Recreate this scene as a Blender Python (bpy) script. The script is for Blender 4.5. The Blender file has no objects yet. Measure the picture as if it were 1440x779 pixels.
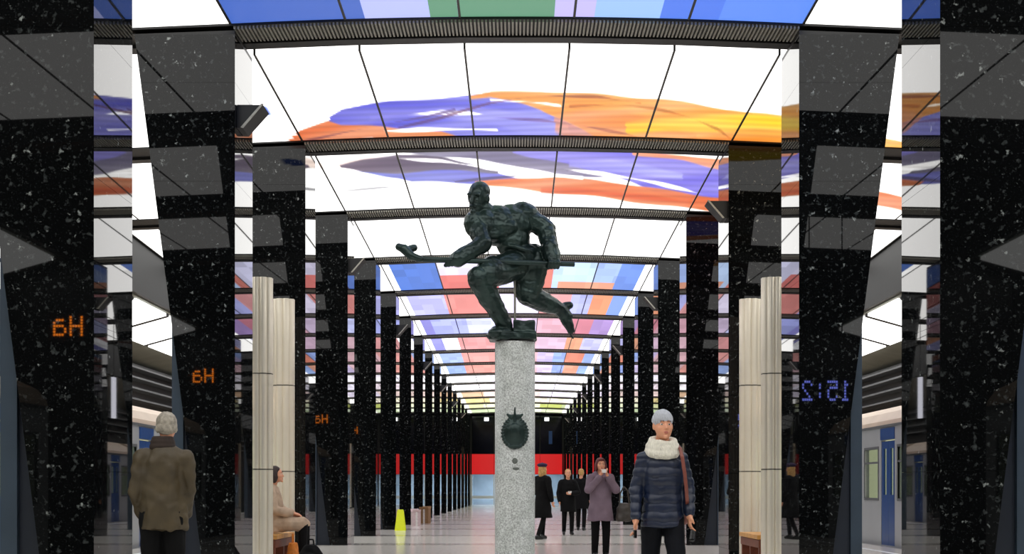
import bpy, bmesh, math, random
import numpy as np
from mathutils import Vector, Matrix, Euler, noise

SC = bpy.context.scene
COL = SC.collection
PI = math.pi
# ------------------------------------------------------------------ camera
BAY = 6.5                      # pillar spacing in metres
FPX = 2275.0                   # focal length in pixels of a 1440 wide frame
cd = bpy.data.cameras.new('camera')
cam = bpy.data.objects.new('camera', cd); COL.objects.link(cam)
cam.location = (0, 0, 1.1); cam.rotation_euler = (PI/2, 0, 0)
cd.sensor_fit = 'HORIZONTAL'; cd.sensor_width = 36.0
cd.lens = FPX/1440*36
cd.shift_x = -7/1440; cd.shift_y = 300.5/1440
cd.clip_end = 400; cd.clip_start = 0.1
SC.camera = cam
# ------------------------------------------------------------------ world, exposure
w = bpy.data.worlds.new('world'); SC.world = w; w.use_nodes = True
w.node_tree.nodes['Background'].inputs[0].default_value = (0.5, 0.55, 0.6, 1)
w.node_tree.nodes['Background'].inputs[1].default_value = 0.02
SC.view_settings.view_transform = 'Standard'
SC.view_settings.look = 'None'
SC.view_settings.gamma = 1.0
SC.view_settings.use_curve_mapping = False
SC.view_settings.exposure = 0.0
PANEL = 2.9                    # radiance of the backlit ceiling panels

# ------------------------------------------------------------------ materials
def lin(c):
    return tuple(((x/12.92) if x <= 0.04045 else ((x+0.055)/1.055)**2.4) for x in c)

def newmat(name):
    m = bpy.data.materials.new(name); m.use_nodes = True
    nt = m.node_tree; b = nt.nodes['Principled BSDF']
    return m, nt, b

def mat(name, col, rough=0.5, metal=0.0, var=0.15, scale=20.0, bump=0.0, bscale=60.0, spec=0.5, coat=0.0):
    """procedural material: noise-mottled colour (col is sRGB) with optional fine bump"""
    m, nt, b = newmat(name)
    c = lin(col)
    tc = nt.nodes.new('ShaderNodeTexCoord')
    n = nt.nodes.new('ShaderNodeTexNoise'); n.inputs['Scale'].default_value = scale; n.inputs['Detail'].default_value = 4
    nt.links.new(tc.outputs['Object'], n.inputs['Vector'])
    r = nt.nodes.new('ShaderNodeValToRGB')
    r.color_ramp.elements[0].position = 0.3; r.color_ramp.elements[1].position = 0.7
    r.color_ramp.elements[0].color = tuple(x*(1-var) for x in c)+(1,)
    r.color_ramp.elements[1].color = tuple(min(1, x*(1+var)) for x in c)+(1,)
    nt.links.new(n.outputs['Fac'], r.inputs[0]); nt.links.new(r.outputs[0], b.inputs['Base Color'])
    b.inputs['Roughness'].default_value = rough; b.inputs['Metallic'].default_value = metal
    b.inputs['Specular IOR Level'].default_value = spec
    b.inputs['Coat Weight'].default_value = coat
    if bump > 0:
        n2 = nt.nodes.new('ShaderNodeTexNoise'); n2.inputs['Scale'].default_value = bscale; n2.inputs['Detail'].default_value = 3
        nt.links.new(tc.outputs['Object'], n2.inputs['Vector'])
        bp = nt.nodes.new('ShaderNodeBump'); bp.inputs['Strength'].default_value = bump; bp.inputs['Distance'].default_value = 0.01
        nt.links.new(n2.outputs['Fac'], bp.inputs['Height']); nt.links.new(bp.outputs[0], b.inputs['Normal'])
    return m

def emit(name, col, strength):
    m, nt, b = newmat(name)
    b.inputs['Base Color'].default_value = (0.02, 0.02, 0.02, 1)
    n = nt.nodes.new('ShaderNodeTexNoise'); n.inputs['Scale'].default_value = 0.8
    r = nt.nodes.new('ShaderNodeValToRGB'); c = lin(col)
    r.color_ramp.elements[0].color = tuple(x*0.97 for x in c)+(1,); r.color_ramp.elements[1].color = c+(1,)
    nt.links.new(n.outputs['Fac'], r.inputs[0]); nt.links.new(r.outputs[0], b.inputs['Emission Color'])
    b.inputs['Emission Strength'].default_value = strength
    return m

def granite_black():
    m, nt, b = newmat('black_granite')
    tc = nt.nodes.new('ShaderNodeTexCoord'); N = nt.nodes.new
    def blotch(scale, a, c, off):
        mp = N('ShaderNodeMapping'); mp.inputs['Location'].default_value = (off, off, off)
        nt.links.new(tc.outputs['Object'], mp.inputs['Vector'])
        q = N('ShaderNodeTexNoise'); q.inputs['Scale'].default_value = scale; q.inputs['Detail'].default_value = 3; q.inputs['Roughness'].default_value = 0.6
        nt.links.new(mp.outputs[0], q.inputs['Vector'])
        mr = N('ShaderNodeMapRange'); mr.inputs['From Min'].default_value = a; mr.inputs['From Max'].default_value = c
        nt.links.new(q.outputs['Fac'], mr.inputs['Value']); return mr.outputs[0]
    f2 = blotch(17, 0.58, 0.74, 3.7); f3 = blotch(60, 0.60, 0.72, 9.1)
    f1 = blotch(14, 0.66, 0.76, 1.9)
    mx0 = N('ShaderNodeMix'); mx0.data_type = 'RGBA'; mx0.inputs['A'].default_value = (0.0025, 0.0028, 0.003, 1); mx0.inputs['B'].default_value = (0.022, 0.024, 0.025, 1)
    nt.links.new(f3, mx0.inputs['Factor'])
    mx = N('ShaderNodeMix'); mx.data_type = 'RGBA'; mx.inputs['B'].default_value = (0.05, 0.056, 0.056, 1)
    nt.links.new(mx0.outputs['Result'], mx.inputs['A']); nt.links.new(f2, mx.inputs['Factor'])
    mx2 = N('ShaderNodeMix'); mx2.data_type = 'RGBA'; mx2.inputs['B'].default_value = (0.26, 0.28, 0.27, 1)
    nt.links.new(mx.outputs['Result'], mx2.inputs['A']); nt.links.new(f1, mx2.inputs['Factor'])
    nt.links.new(mx2.outputs['Result'], b.inputs['Base Color'])
    b.inputs['Roughness'].default_value = 0.015
    b.inputs['IOR'].default_value = 1.34
    return m

def granite_grey():
    m, nt, b = newmat('pale_granite'); N = nt.nodes.new
    tc = N('ShaderNodeTexCoord')
    nz = N('ShaderNodeTexNoise'); nz.inputs['Scale'].default_value = 75; nz.inputs['Detail'].default_value = 4
    nz2 = N('ShaderNodeTexNoise'); nz2.inputs['Scale'].default_value = 7; nz2.inputs['Detail'].default_value = 3
    for q in (nz, nz2): nt.links.new(tc.outputs['Object'], q.inputs['Vector'])
    rp = N('ShaderNodeValToRGB')
    e = rp.color_ramp.elements; e[0].position = 0.36; e[0].color = (0.36, 0.37, 0.36, 1); e[1].position = 0.62; e[1].color = (0.76, 0.78, 0.76, 1)
    nt.links.new(nz.outputs['Fac'], rp.inputs[0])
    mx = N('ShaderNodeMix'); mx.data_type = 'RGBA'; mx.blend_type = 'MULTIPLY'; mx.inputs['Factor'].default_value = 0.5
    rp2 = N('ShaderNodeValToRGB'); rp2.color_ramp.elements[0].position = 0.35; rp2.color_ramp.elements[1].position = 0.65
    rp2.color_ramp.elements[0].color = (0.55, 0.58, 0.55, 1)
    nt.links.new(nz2.outputs['Fac'], rp2.inputs[0]); nt.links.new(rp.outputs[0], mx.inputs['A']); nt.links.new(rp2.outputs[0], mx.inputs['B'])
    nt.links.new(mx.outputs['Result'], b.inputs['Base Color'])
    b.inputs['Roughness'].default_value = 0.3
    return m

def bronze():
    m, nt, b = newmat('patinated_bronze'); N = nt.nodes.new
    tc = N('ShaderNodeTexCoord')
    nz = N('ShaderNodeTexNoise'); nz.inputs['Scale'].default_value = 5; nz.inputs['Detail'].default_value = 3
    nt.links.new(tc.outputs['Object'], nz.inputs['Vector'])
    rp = N('ShaderNodeValToRGB'); e = rp.color_ramp.elements
    e[0].position = 0.3; e[0].color = (0.010, 0.020, 0.020, 1); e[1].position = 0.72; e[1].color = (0.030, 0.056, 0.050, 1)
    nt.links.new(nz.outputs['Fac'], rp.inputs[0]); nt.links.new(rp.outputs[0], b.inputs['Base Color'])
    b.inputs['Metallic'].default_value = 0.45; b.inputs['Roughness'].default_value = 0.30
    bp = N('ShaderNodeBump'); bp.inputs['Strength'].default_value = 0.35; bp.inputs['Distance'].default_value = 0.01
    n2 = N('ShaderNodeTexNoise'); n2.inputs['Scale'].default_value = 35; nt.links.new(tc.outputs['Object'], n2.inputs['Vector'])
    nt.links.new(n2.outputs['Fac'], bp.inputs['Height']); nt.links.new(bp.outputs[0], b.inputs['Normal'])
    return m

def floor_mat():
    m, nt, b = newmat('polished_floor_stone'); N = nt.nodes.new
    tc = N('ShaderNodeTexCoord')
    nz = N('ShaderNodeTexNoise'); nz.inputs['Scale'].default_value = 14; nz.inputs['Detail'].default_value = 8
    nt.links.new(tc.outputs['Object'], nz.inputs['Vector'])
    rp = N('ShaderNodeValToRGB'); e = rp.color_ramp.elements
    e[0].position = 0.3; e[0].color = lin((0.84, 0.83, 0.80))+(1,); e[1].position = 0.7; e[1].color = lin((0.93, 0.92, 0.89))+(1,)
    nt.links.new(nz.outputs['Fac'], rp.inputs[0]); nt.links.new(rp.outputs[0], b.inputs['Base Color'])
    b.inputs['Roughness'].default_value = 0.13; b.inputs['Specular IOR Level'].default_value = 0.34
    return m

def print_mat():
    m, nt, b = newmat('backlit_print'); N = nt.nodes.new
    a = N('ShaderNodeAttribute'); a.attribute_name = 'print'
    nt.links.new(a.outputs['Color'], b.inputs['Emission Color'])
    b.inputs['Emission Strength'].default_value = 1.0
    b.inputs['Base Color'].default_value = (0.05, 0.05, 0.05, 1); b.inputs['Roughness'].default_value = 0.5
    return m

def knit_mat(name, col):
    m = mat(name, col, 0.9, var=0.1, scale=40)
    nt = m.node_tree; b = nt.nodes['Principled BSDF']
    tc = nt.nodes.new('ShaderNodeTexCoord'); wv = nt.nodes.new('ShaderNodeTexWave')
    wv.inputs['Scale'].default_value = 28; wv.inputs['Distortion'].default_value = 1.5
    nt.links.new(tc.outputs['Object'], wv.inputs['Vector'])
    bp = nt.nodes.new('ShaderNodeBump'); bp.inputs['Strength'].default_value = 0.5; bp.inputs['Distance'].default_value = 0.01
    nt.links.new(wv.outputs['Fac'], bp.inputs['Height']); nt.links.new(bp.outputs[0], b.inputs['Normal'])
    return m

def glass_mat():
    m, nt, b = newmat('clear_pane'); N = nt.nodes.new
    out = nt.nodes['Material Output']
    tr = N('ShaderNodeBsdfTransparent'); tr.inputs[0].default_value = (0.88, 0.93, 0.95, 1)
    gl = N('ShaderNodeBsdfGlossy'); gl.inputs['Roughness'].default_value = 0.02
    lw = N('ShaderNodeLayerWeight'); lw.inputs[0].default_value = 0.5
    fr = N('ShaderNodeMath'); fr.operation = 'POWER'; fr.inputs[1].default_value = 5.0; nt.links.new(lw.outputs['Facing'], fr.inputs[0])
    mx = N('ShaderNodeMixShader'); nt.links.new(fr.outputs[0], mx.inputs[0]); nt.links.new(tr.outputs[0], mx.inputs[1]); nt.links.new(gl.outputs[0], mx.inputs[2])
    nt.links.new(mx.outputs[0], out.inputs[0])
    return m
M = {}
M['granite'] = granite_black()
M['pale'] = granite_grey()
M['bronze'] = bronze()
M['floor'] = floor_mat()
M['print'] = print_mat()
M['band'] = mat('grey_floor_stone', (0.74, 0.73, 0.70), 0.13, var=0.1, scale=18, spec=0.34)
M['core'] = mat('dark_joint', (0.015, 0.015, 0.018), 0.8)
M['black'] = mat('black_painted_metal', (0.012, 0.012, 0.014), 0.5, var=0.2)
M['soffit'] = mat('dark_soffit', (0.06, 0.06, 0.065), 0.6)
M['slat'] = mat('grey_metal_slat', (0.62, 0.61, 0.57), 0.45, metal=0.3)
M['post'] = mat('blue_grey_metal', (0.20, 0.25, 0.30), 0.4, metal=0.25, var=0.1, scale=3)
M['post2'] = mat('dark_blue_metal', (0.11, 0.135, 0.18), 0.4, metal=0.25, var=0.1, scale=3)
M['cream'] = mat('cream_anodised_metal', (0.97, 0.93, 0.85), 0.2, metal=0.4, var=0.04, scale=2)
M['seam'] = mat('dark_seam_ring', (0.2, 0.19, 0.17), 0.5)
M['wood'] = mat('varnished_wood', (0.80, 0.58, 0.30), 0.4, var=0.2, scale=9)
M['wood_dark'] = mat('red_brown_wood', (0.42, 0.20, 0.10), 0.5, var=0.25, scale=9)
M['wall'] = mat('dark_wall_cladding', (0.055, 0.06, 0.07), 0.35, var=0.3, scale=2)
M['slatwall'] = mat('dull_steel_ledge', (0.42, 0.43, 0.44), 0.4, metal=0.4)
M['grey_soffit'] = mat('olive_grey_soffit', (0.45, 0.46, 0.42), 0.6, var=0.12, scale=1.5)
M['track'] = mat('track_bed', (0.07, 0.065, 0.06), 0.9, var=0.3)
M['white_lamp'] = emit('white_lamp_diffuser', (0.98, 0.98, 0.97), 3.2)
M['sign_lamp'] = emit('white_lightbox', (0.95, 0.95, 1.0), 2.0)
M['train'] = mat('train_light_grey_paint', (0.66, 0.67, 0.68), 0.3, var=0.05, scale=1.2)
M['train_roof'] = mat('train_beige_roof', (0.78, 0.70, 0.62), 0.5, var=0.08, scale=1.0)
M['train_blue'] = mat('train_blue_door_paint', (0.13, 0.28, 0.52), 0.3, var=0.08, scale=1.5)
M['train_dark'] = mat('train_underframe', (0.06, 0.06, 0.065), 0.7)
M['rubber'] = mat('black_rubber_gasket', (0.07, 0.08, 0.09), 0.6)
M['train_light'] = emit('lit_train_window', (0.90, 0.90, 0.70), 0.75)
M['red'] = mat('red_panel', (0.93, 0.03, 0.06), 0.35, var=0.05, scale=1)
M['dark_glass'] = mat('dark_glass', (0.05, 0.055, 0.10), 0.08, var=0.2, scale=0.7)
M['vest_lamp'] = emit('vestibule_lamp_diffuser', (0.93, 0.95, 1.0), 8.0)
M['blue_glass'] = mat('blue_grey_wall', (0.72, 0.77, 0.81), 0.1, var=0.25, scale=0.6)
M['white'] = mat('white_painted_frame', (0.88, 0.90, 0.92), 0.4, var=0.04)
M['amber'] = emit('amber_led', (1.0, 0.52, 0.12), 26.0)
M['blueled'] = emit('blue_white_led', (0.50, 0.55, 1.0), 22.0)
M['red_glow'] = emit('red_band_added_glow', (0.86, 0.05, 0.09), 0.8)  # glow added to brighten the red end-wall band, no lamp known behind it
M['pane'] = glass_mat()
M['yellow'] = mat('yellow_plastic', (0.88, 0.92, 0.05), 0.4, var=0.05)
M['card'] = mat('beige_cardboard', (0.74, 0.66, 0.58), 0.8, var=0.12)
M['card2'] = mat('brown_cardboard', (0.55, 0.42, 0.28), 0.8, var=0.12)
M['plastic_bag'] = mat('pale_pink_plastic', (0.80, 0.72, 0.72), 0.4, var=0.1)
M['skin'] = mat('skin', (0.84, 0.59, 0.46), 0.5, var=0.08, scale=12)
M['lips'] = mat('lips', (0.72, 0.42, 0.36), 0.45)
M['eye'] = mat('eye_white', (0.85, 0.83, 0.8), 0.2)
M['iris'] = mat('dark_iris', (0.08, 0.05, 0.04), 0.2)
M['brow'] = mat('dark_eyebrow', (0.16, 0.10, 0.08), 0.8)
M['hair_grey'] = mat('grey_hair', (0.60, 0.57, 0.52), 0.7, var=0.35, scale=30, bump=0.6, bscale=90)
M['hair_dark'] = mat('dark_brown_hair', (0.17, 0.10, 0.08), 0.6, var=0.3, scale=30, bump=0.5, bscale=90)
M['hair_red'] = mat('dark_red_hair', (0.36, 0.12, 0.12), 0.6, var=0.3, scale=30, bump=0.5, bscale=90)
M['hair_blond'] = mat('blond_hair', (0.75, 0.58, 0.34), 0.6, var=0.3, scale=30, bump=0.5, bscale=90)
M['olive'] = mat('olive_brown_cloth', (0.26, 0.215, 0.13), 0.6, var=0.3, scale=5, bump=0.3, bscale=25)
M['collar'] = mat('dark_brown_collar', (0.16, 0.11, 0.08), 0.85)
M['blackcloth'] = mat('black_cloth', (0.02, 0.02, 0.025), 0.85, spec=0.2, var=0.25, bump=0.3, bscale=20)
M['navy'] = mat('navy_quilted_nylon', (0.06, 0.105, 0.20), 0.42, var=0.25, scale=7, bump=0.25, bscale=22)
M['navytrous'] = mat('dark_navy_denim', (0.025, 0.035, 0.065), 0.8, spec=0.2, var=0.25, bump=0.2, bscale=25)
M['knit'] = knit_mat('grey_knit', (0.72, 0.73, 0.76))
M['scarf'] = knit_mat('cream_knit', (0.90, 0.88, 0.82))
M['strap'] = mat('red_brown_leather', (0.48, 0.25, 0.20), 0.5, var=0.15)
M['mauve'] = mat('mauve_grey_cloth', (0.45, 0.38, 0.43), 0.8, var=0.15, scale=6, bump=0.35, bscale=22)
M['bag'] = mat('dark_grey_brown_leather', (0.22, 0.20, 0.18), 0.5, var=0.25)
M['beret'] = mat('dark_purple_felt', (0.16, 0.09, 0.22), 0.9)
M['beige'] = mat('beige_wool', (0.70, 0.61, 0.52), 0.85, var=0.2, scale=8, bump=0.4, bscale=20)
M['orange_bag'] = mat('orange_cloth_bag', (0.78, 0.45, 0.12), 0.7, var=0.2)
M['shoe'] = mat('black_shoe_leather', (0.04, 0.04, 0.04), 0.35)
M['phone'] = mat('black_phone', (0.03, 0.03, 0.035), 0.2)
M['whitepaper'] = mat('white_paper', (0.85, 0.84, 0.82), 0.7)

# ------------------------------------------------------------------ object helpers
def link(name, me, m, parent=None):
    o = bpy.data.objects.new(name, me); COL.objects.link(o)
    if m is not None and len(me.materials) == 0: me.materials.append(m)
    if parent is not None: o.parent = parent
    return o

def empty(name, loc=(0, 0, 0), rz=0.0):
    o = bpy.data.objects.new(name, None); COL.objects.link(o)
    o.location = loc; o.rotation_euler = (0, 0, rz); o.empty_display_size = 0.1
    return o

def tag(o, label, cat, group=None):
    o['label'] = label; o['category'] = cat
    if group: o['group'] = group
    return o

def struct(o, label=None):
    o['kind'] = 'structure'
    if label: o['label'] = label
    return o

def copy_tree(o, parent=None):
    c = o.copy(); COL.objects.link(c); c.parent = parent
    for ch in o.children: copy_tree(ch, c)
    return c

class MB:
    """collects shapes for ONE mesh object"""
    def __init__(s): s.v = []; s.f = []; s.sm = []
    def add(s, v, f, smooth=False):
        n = len(s.v); s.v += [tuple(p) for p in v]; s.f += [tuple(i+n for i in q) for q in f]; s.sm += [smooth]*len(f); return s
    def box(s, x0, x1, y0, y1, z0, z1):
        v = [(x0,y0,z0),(x1,y0,z0),(x1,y1,z0),(x0,y1,z0),(x0,y0,z1),(x1,y0,z1),(x1,y1,z1),(x0,y1,z1)]
        return s.add(v, [(3,2,1,0),(4,5,6,7),(0,1,5,4),(1,2,6,5),(2,3,7,6),(3,0,4,7)])
    def prism_y(s, poly, y0, y1):
        """poly: list of (x,z); extruded along y"""
        n = len(poly)
        v = [(x, y0, z) for x, z in poly]+[(x, y1, z) for x, z in poly]
        f = [tuple(range(n)), tuple(range(2*n-1, n-1, -1))]
        f += [(i, i+n, (i+1) % n+n, (i+1) % n) for i in range(n)]
        return s.add(v, f)
    def prism_z(s, poly, z0, z1, smooth=False):
        n = len(poly)
        v = [(x, y, z0) for x, y in poly]+[(x, y, z1) for x, y in poly]
        s.add(v, [tuple(range(n-1, -1, -1)), tuple(range(n, 2*n))])
        v2 = list(v)
        return s.add(v2, [(i, (i+1) % n, (i+1) % n+n, i+n) for i in range(n)], smooth)
    def tube(s, a, b, r1, r2=None, n=10, caps=True):
        r2 = r1 if r2 is None else r2
        a = Vector(a); b = Vector(b); d = (b-a).normalized()
        u = d.orthogonal().normalized(); w = d.cross(u)
        v = []
        for p, r in ((a, r1), (b, r2)):
            for i in range(n):
                t = 2*PI*i/n; v.append(p+u*math.cos(t)*r+w*math.sin(t)*r)
        s.add(v, [(i, (i+1) % n, (i+1) % n+n, i+n) for i in range(n)], True)
        if caps: s.add(v, [tuple(range(n-1, -1, -1)), tuple(range(n, 2*n))])
        return s
    def lathe(s, prof, n=32, c=(0, 0)):
        """prof: list of (r,z)"""
        v = []; f = []
        for r, z in prof:
            for i in range(n):
                t = 2*PI*i/n; v.append((c[0]+r*math.cos(t), c[1]+r*math.sin(t), z))
        for k in range(len(prof)-1):
            for i in range(n):
                f.append((k*n+i, k*n+(i+1) % n, (k+1)*n+(i+1) % n, (k+1)*n+i))
        s.add(v, f, True)
        s.add(v, [tuple(range(n-1, -1, -1)), tuple(range((len(prof)-1)*n, len(prof)*n))])
        return s
    def ell(s, c, r, rot=None, nu=14, nv=9):
        R = rot.to_matrix() if isinstance(rot, Euler) else (Euler(rot).to_matrix() if rot else Matrix.Identity(3))
        c = Vector(c); v = []; f = []
        for j in range(1, nv):
            ph = PI*j/nv
            for i in range(nu):
                t = 2*PI*i/nu
                v.append(c+R @ Vector((r[0]*math.sin(ph)*math.cos(t), r[1]*math.sin(ph)*math.sin(t), r[2]*math.cos(ph))))
        top = len(v); v.append(c+R @ Vector((0, 0, r[2]))); v.append(c+R @ Vector((0, 0, -r[2])))
        for j in range(nv-2):
            for i in range(nu):
                f.append((j*nu+i, (j+1)*nu+i, (j+1)*nu+(i+1) % nu, j*nu+(i+1) % nu))
        for i in range(nu):
            f.append((top, i, (i+1) % nu)); f.append((top+1, (nv-2)*nu+(i+1) % nu, (nv-2)*nu+i))
        return s.add(v, f, True)
    def mesh(s, name, merge=False):
        me = bpy.data.meshes.new(name); me.from_pydata(s.v, [], s.f)
        me.polygons.foreach_set('use_smooth', s.sm); me.update()
        return me
    def build(s, name, m, parent=None): return link(name, s.mesh(name), m, parent)

# voxel-fused organic shapes -----------------------------------------------------
def blob(name, prims, m, parent=None, vox=0.01, smooth=3, disp=None, dents=(), z_cut=None):
    """prims: ('c',a,b,r1,r2) tapered limb, ('e',centre,radii[,rot]) ellipsoid, ('l',[(centre,rx,ry),...]) stacked ellipses"""
    b = MB()
    for p in prims:
        if p[0] == 'c':
            _, a, c, r1, r2 = p
            b.ell(a, (r1, r1, r1), nu=12, nv=8); b.ell(c, (r2, r2, r2), nu=12, nv=8)
            if (Vector(a)-Vector(c)).length > 1e-4: b.tube(a, c, r1, r2, n=12)
        elif p[0] == 'e':
            b.ell(p[1], p[2], p[3] if len(p) > 3 else None, nu=18, nv=12)
        elif p[0] == 'l':
            n = 20; v = []; f = []
            for c, rx, ry in p[1]:
                for i in range(n):
                    t = 2*PI*i/n; v.append((c[0]+rx*math.cos(t), c[1]+ry*math.sin(t), c[2]))
            k = len(p[1])
            for j in range(k-1):
                for i in range(n): f.append((j*n+i, j*n+(i+1) % n, (j+1)*n+(i+1) % n, (j+1)*n+i))
            up = p[1][-1][0][2] > p[1][0][0][2]
            f.append(tuple(range(n-1, -1, -1))); f.append(tuple(range((k-1)*n, k*n)))
            if not up: f = [q[::-1] for q in f]
            b.add(v, f)
        elif p[0] == 'b':
            b.box(*p[1])
    me0 = b.mesh('tmp'); o = bpy.data.objects.new('tmp', me0); COL.objects.link(o)
    md = o.modifiers.new('r', 'REMESH'); md.mode = 'VOXEL'; md.voxel_size = vox; md.adaptivity = 0
    if smooth:
        s = o.modifiers.new('s', 'SMOOTH'); s.factor = 0.5; s.iterations = smooth
    dg = bpy.context.evaluated_depsgraph_get(); dg.update()
    me = bpy.data.meshes.new_from_object(o.evaluated_get(dg)); me.name = name
    bpy.data.objects.remove(o); bpy.data.meshes.remove(me0)
    if dents or disp:
        n = len(me.vertices); co = np.empty(n*3); no = np.empty(n*3)
        me.vertices.foreach_get('co', co); me.vertices.foreach_get('normal', no)
        co = co.reshape(-1, 3); no = no.reshape(-1, 3)
        for c, r, d in dents:
            c = np.array(c); dd = np.array(d)
            t = np.clip(1-np.linalg.norm(co-c, axis=1)/r, 0, 1); t = t*t*(3-2*t)
            co += t[:, None]*dd[None, :]
        if disp: co += no*disp(co)[:, None]
        me.vertices.foreach_set('co', co.ravel()); me.update()
    me.polygons.foreach_set('use_smooth', [True]*len(me.polygons))
    me.materials.clear()
    return link(name, me, m, parent)

def folds(amp, freq, seed=0.0, stretch=(1, 1, 1)):
    def f(co):
        return np.array([amp*noise.noise(Vector((p[0]*freq*stretch[0]+seed, p[1]*freq*stretch[1], p[2]*freq*stretch[2]))) for p in co])
    return f

# ------------------------------------------------------------------ the setting
YA, YB = -4.3, 119.5
XE = 7.25                     # platform edge
fl = MB().box(-XE, XE, YA, YB+8, -0.3, 0).build('floor', M['floor']); struct(fl, 'polished cream stone floor of the hall and platforms')
bandmesh = MB().box(-XE+0.4, XE-0.4, 0, BAY*0.2, -0.01, 0.0015).mesh('floor_band')
for n in range(0, 18):
    o = link('floor_band', bandmesh, M['band'], fl); o.location = (0, n*BAY, 0)
for s in (-1, 1):
    o = MB().box(min(s*XE, s*11), max(s*XE, s*11), YA, YB, -1.5, -1.2).build('track_bed', M['track'], fl)
    for rx in (8.0, 9.52):
        MB().box(s*rx-0.035, s*rx+0.035, YA, YB, -1.2, -1.05).build('rail', M['slatwall'], fl)
    MB().box(min(s*6.55, s*6.65), max(s*6.55, s*6.65), YA, YB, -0.01, 0.003).build('edge_line', M['white'], fl)

def drop(x):
    a = abs(x)
    return 0.085*(a/3.45)**2 if a <= 3.45 else 0.085+0.042*(a-3.45)

ce = MB().box(-11.1, 11.1, YA, YB+8, 7.45, 7.7).build('ceiling', M['core']); struct(ce, 'dark ceiling void above the light panels')
for s in (-1, 1):
    MB().box(min(s*8.33, s*8.43), max(s*8.33, s*8.43), YA, YB, 5.44, 7.45).build('dark_fascia', M['soffit'], ce)
    p = [(s*8.43, 5.41), (s*10.9, 4.72), (s*10.9, 4.82), (s*8.43, 5.51)]
    if s < 0: p = p[::-1]
    MB().prism_y(p, YA, YB).build('track_soffit', M['grey_soffit'], ce)

for s, nm in ((-1, 'left'), (1, 'right')):
    wl = MB().box(min(s*10.9, s*11.1), max(s*10.9, s*11.1), YA, YB, -1.5, 7.45).build('wall_'+nm, M['wall'])
    struct(wl, 'dark track wall with horizontal ledges on the '+nm)
    for z in (3.62, 3.92, 4.22, 4.50):
        MB().box(min(s*10.55, s*10.9), max(s*10.55, s*10.9), YA, YB, z, z+0.05).build('ledge', M['slatwall'], wl)
wf = MB().box(-11.1, 11.1, YA-0.2, YA, -1.5, 7.45).build('wall_front', M['wall']); struct(wf, 'dark wall at the near end of the station')

# far end wall ------------------------------------------------------------
wb = MB().box(-11.1, -3.4, YB+0.1, YB+0.3, -1.5, 7.45).box(3.4, 11.1, YB+0.1, YB+0.3, -1.5, 7.45).box(-3.4, 3.4, YB+0.1, YB+0.3, 2.3, 7.45).build('wall_back', M['wall'])
struct(wb, 'dark wall with a red band over glazed doors at the far end of the hall')
MB().box(-3.6, 3.6, YB+7.0, YB+7.2, 0, 2.6).box(-3.6, -3.4, YB+0.3, YB+7.0, 0, 2.6).box(3.4, 3.6, YB+0.3, YB+7.0, 0, 2.6).box(-3.6, 3.6, YB+0.3, YB+7.2, 2.6, 2.7).build('vestibule_shell', M['blue_glass'], wb)
for yy in (1.5, 4.5):
    MB().box(-2.5, 2.5, YB+yy, YB+yy+0.9, 2.54, 2.598).build('vestibule_lamp', M['vest_lamp'], wb)
xs = [-3.35, -1.7, 0, 1.7, 3.35]
for a, b_ in zip(xs[:-1], xs[1:]):
    MB().box(a+0.03, b_-0.03, YB-0.02, YB+0.1, 3.86, 6.7).build('dark_glass_panel', M['dark_glass'], wb)
    MB().box(a+0.01, b_-0.01, YB-0.10, YB+0.1, 2.32, 3.80).build('red_panel', M['red_glow'], wb)
    MB().box(a+0.05, b_-0.05, YB+0.03, YB+0.04, 0.75, 2.28).build('glass_pane', M['pane'], wb)
    MB().box(a-0.04, a+0.04, YB-0.06, YB+0.1, 0.0, 2.30).build('mullion', M['white'], wb)
    MB().box(a+0.05, b_-0.05, YB+0.03, YB+0.04, 0.12, 0.48).build('glass_pane', M['pane'], wb)
    MB().box(a+0.04, b_-0.04, YB-0.08, YB+0.1, 0.52, 0.72).build('door_rail', M['white'], wb)
for x in (-2.25, 2.2):
    MB().box(x-0.16, x+0.16, YB-0.25, YB-0.02, 6.25, 6.5).build('end_lamp', M['white_lamp'], wb)
MB().box(2.35, 2.6, YB-0.2, YB-0.02, 4.55, 5.5).build('hanging_sign', M['train_blue'], wb)

# beams --------------------------------------------------------------------
JX = [-8.28, -7.6, -6.21, -4.83, -3.45, -2.07, -0.69, 0.69, 2.07, 3.45, 4.83, 6.21, 7.6, 8.28]
ZB = 6.79
def beam_mesh():
    b = MB()
    for x0, x1 in zip(JX[:-1], JX[1:]):
        z0, z1 = ZB-drop(x0), ZB-drop(x1)
        b.prism_y([(x0, z0), (x1, z1), (x1, 7.45), (x0, 7.45)], 0.0, 0.91)
    return b.mesh('beam')
bm_ = beam_mesh()
def grille_mesh():
    b = MB(); x = -3.42
    while x < 3.42:
        z = ZB-drop(x)
        b.box(x, x+0.022, 0.02, 0.60, z-0.035, z-0.001); x += 0.046
    return b.mesh('grille')
gm_ = grille_mesh()
edge_m = None
def edge_mesh():
    b = MB()
    for x0, x1 in zip(JX[:-1], JX[1:]):
        z0, z1 = ZB-drop(x0), ZB-drop(x1)
        b.prism_y([(x0, z0-0.045), (x1, z1-0.045), (x1, z1-0.001), (x0, z0-0.001)], 0.64, 0.90)
    return b.mesh('edge_strip')
em_ = edge_mesh()
for n in range(0, 19):
    o = link('trim_%d' % (n+1), bm_, M['soffit']); o.location = (0, n*BAY, 0)
    struct(o, 'dark cross beam with a ribbed grey grille underneath')
    g = link('grille', gm_, M['slat'], o); g['kind'] = 'stuff'
    link('edge_strip', em_, M['black'], o)

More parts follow.
